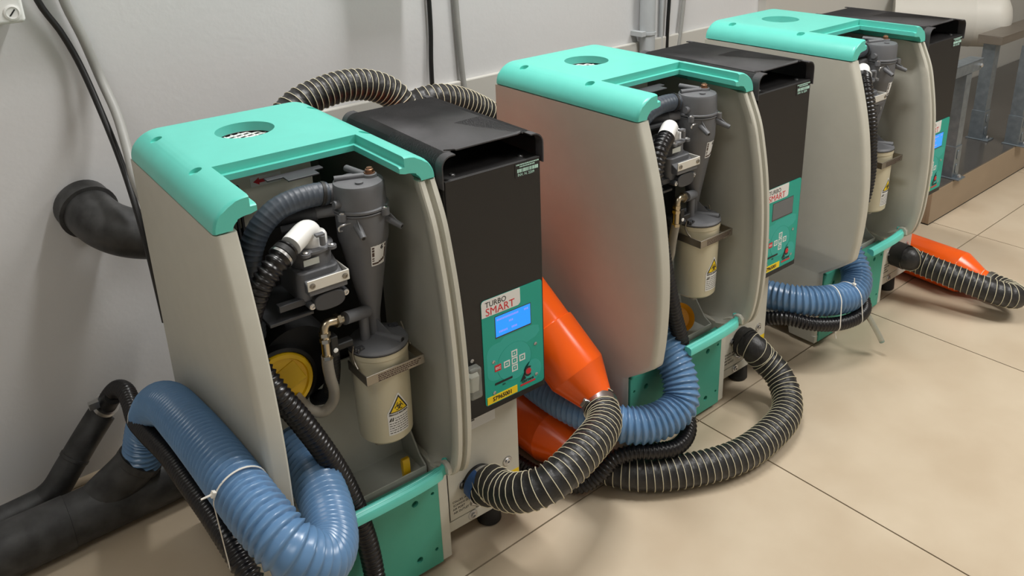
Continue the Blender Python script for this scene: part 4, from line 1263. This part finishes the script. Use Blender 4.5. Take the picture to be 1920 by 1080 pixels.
# ------------------------------------------------------------------ plinth, posts and tank at the far right
pl = empty('plinth', (2.348, 0.083, 0), 0, 'low taupe plinth with dark glossy top at the far right', 'plinth')
obj('plinth_front', MB().box(0, 3.2, 0, 0.012, 0.004, 0.118), PLIN, pl, bevel=0.001)
obj('plinth_side', MB().box(0, 0.012, 0.012, 0.56, 0.004, 0.118), PLIN, pl, bevel=0.001)
obj('plinth_top', MB().box(0.0005, 3.2, 0.002, 0.56, 0.118, 0.122), PLINT, pl)
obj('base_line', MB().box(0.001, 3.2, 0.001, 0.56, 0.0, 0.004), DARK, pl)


def post(x, y, z1, rz, label, wid=0.041):
    o = empty('strut_post', (x, y, 0.122), rz, label, 'post', 'galvanised posts standing on the plinth')
    h = z1 - 0.122
    w = wid / 2
    t = 0.0025
    lipz = 0.007
    sec = [(-w, -w), (w, -w), (w, w), (w - lipz, w), (w - lipz, w - t), (w - t, w - t), (w - t, -w + t), (-w + t, -w + t), (-w + t, w - t), (-w + lipz, w - t), (-w + lipz, w), (-w, w)]
    ch = obj('channel', MB().prism(sec, 'z', 0.004, h), GALV, o, smooth=0)
    mb = MB()
    z = 0.02
    mb2 = MB()
    while z < h - 0.03:
        mb2.box(w - 0.004, w + 0.01, -0.006, 0.006, z, z + 0.022)
        z += 0.046
    cut(ch, mb2)
    obj('shade_filler', MB().box(-w + 0.004, w - 0.0045, -w + 0.004, w - 0.004, 0.004, h - 0.002), DARK, o)  # added near-black filler, paints the shade seen through the slots
    sh = MB().box(-w - 0.003, w + 0.003, -w - 0.003, -w, 0, 0.115).box(-w - 0.003, -w, -w, w + 0.003, 0, 0.115).box(w, w + 0.003, -w, -w + 0.012, 0, 0.115)
    f_ = obj('foot_bracket', sh, GALV, o, bevel=0.0006)
    obj('foot_plate', MB().box(-w - 0.006, w + 0.004, -w - 0.028, w + 0.01, 0, 0.005), GALV, o, bevel=0.0008)
    for z in (0.035, 0.085):
        obj('embossed_slot', MB().prism(rrect(-0.009, 0.009, z - 0.017, z + 0.017, 0.008), 'y', -w - 0.0055, -w - 0.003), GALV, f_, bevel=0.0012)
        obj('bracket_bolt', MB().lathe([(0.007, 0), (0.007, 0.005), (0.004, 0.006)], (w + 0.003, -0.008, z), (1, 0, 0), n=6), STEEL, f_, smooth=20)
    obj('anchor_bolt', MB().lathe([(0.007, 0), (0.007, 0.006), (0.004, 0.012)], (0, -w - 0.016, 0.005), n=6), STEEL, o, smooth=20)
    return o


post(2.525, 0.115, 0.485, 0.0, 'galvanised post nearest the suction units, under the short rail')
post(3.025, 0.225, 0.500, 0.0, 'galvanised post standing farther back behind the nearest post', 0.044)
post(3.045, 0.100, 0.500, 0.0, 'galvanised post at the right edge of the photo', 0.044)
ra = empty('strut_rail', (2.45, 0.115, 0.505), 0, 'short horizontal galvanised rail lying on top of the nearest post', 'rail')
obj('channel', MB().box(-0.20, 0.165, -0.0205, 0.0205, -0.019, 0.017).box(-0.20, 0.168, -0.0225, 0.0225, 0.017, 0.020), GALV, ra, bevel=0.0015)
obj('rail_end', MB().box(0.165, 0.167, -0.019, 0.019, -0.018, 0.017), ALU, ra)
obj('rail_bolt', MB().lathe([(0.008, 0), (0.008, 0.006), (0.004, 0.009)], (0.150, -0.0205, -0.002), (0, -1, 0), n=6), STEEL, ra, smooth=20)
bm_ = empty('cross_beam', (3.2, 0.20, 0.505), 0, 'dark horizontal steel beam resting on the two rear posts', 'beam')
obj('beam_channel', MB().box(-0.225, 0.75, -0.025, 0.06, -0.005, 0.024).box(-0.225, 0.75, -0.027, 0.06, 0.024, 0.027), mat('dark_steel', (128, 120, 110), 0.45, metal=0.5), bm_, bevel=0.001)
tk = empty('air_tank', (3.2875, 0.2862, 0.545), 0, 'pale grey cylindrical tank with a domed end at the upper right', 'tank')
Rt = 0.112
prof = [(Rt, 0.42), (Rt, 0.13), (Rt + 0.001, 0.128), (Rt + 0.001, 0.124), (Rt, 0.122), (Rt, 0.05)] + [(Rt * cos(radians(a)), 0.05 - 0.07 * sin(radians(a))) for a in (15, 30, 45, 60, 75, 86)]
obj('tank_shell', MB().lathe(prof, (0, 0, 0), (-0.53, 0.85, 0.0), n=56), TANKM, tk)
obj('tank_bracket', MB().box(-0.20, -0.10, 0.20, 0.35, -0.128, -0.10), TANKM, tk)
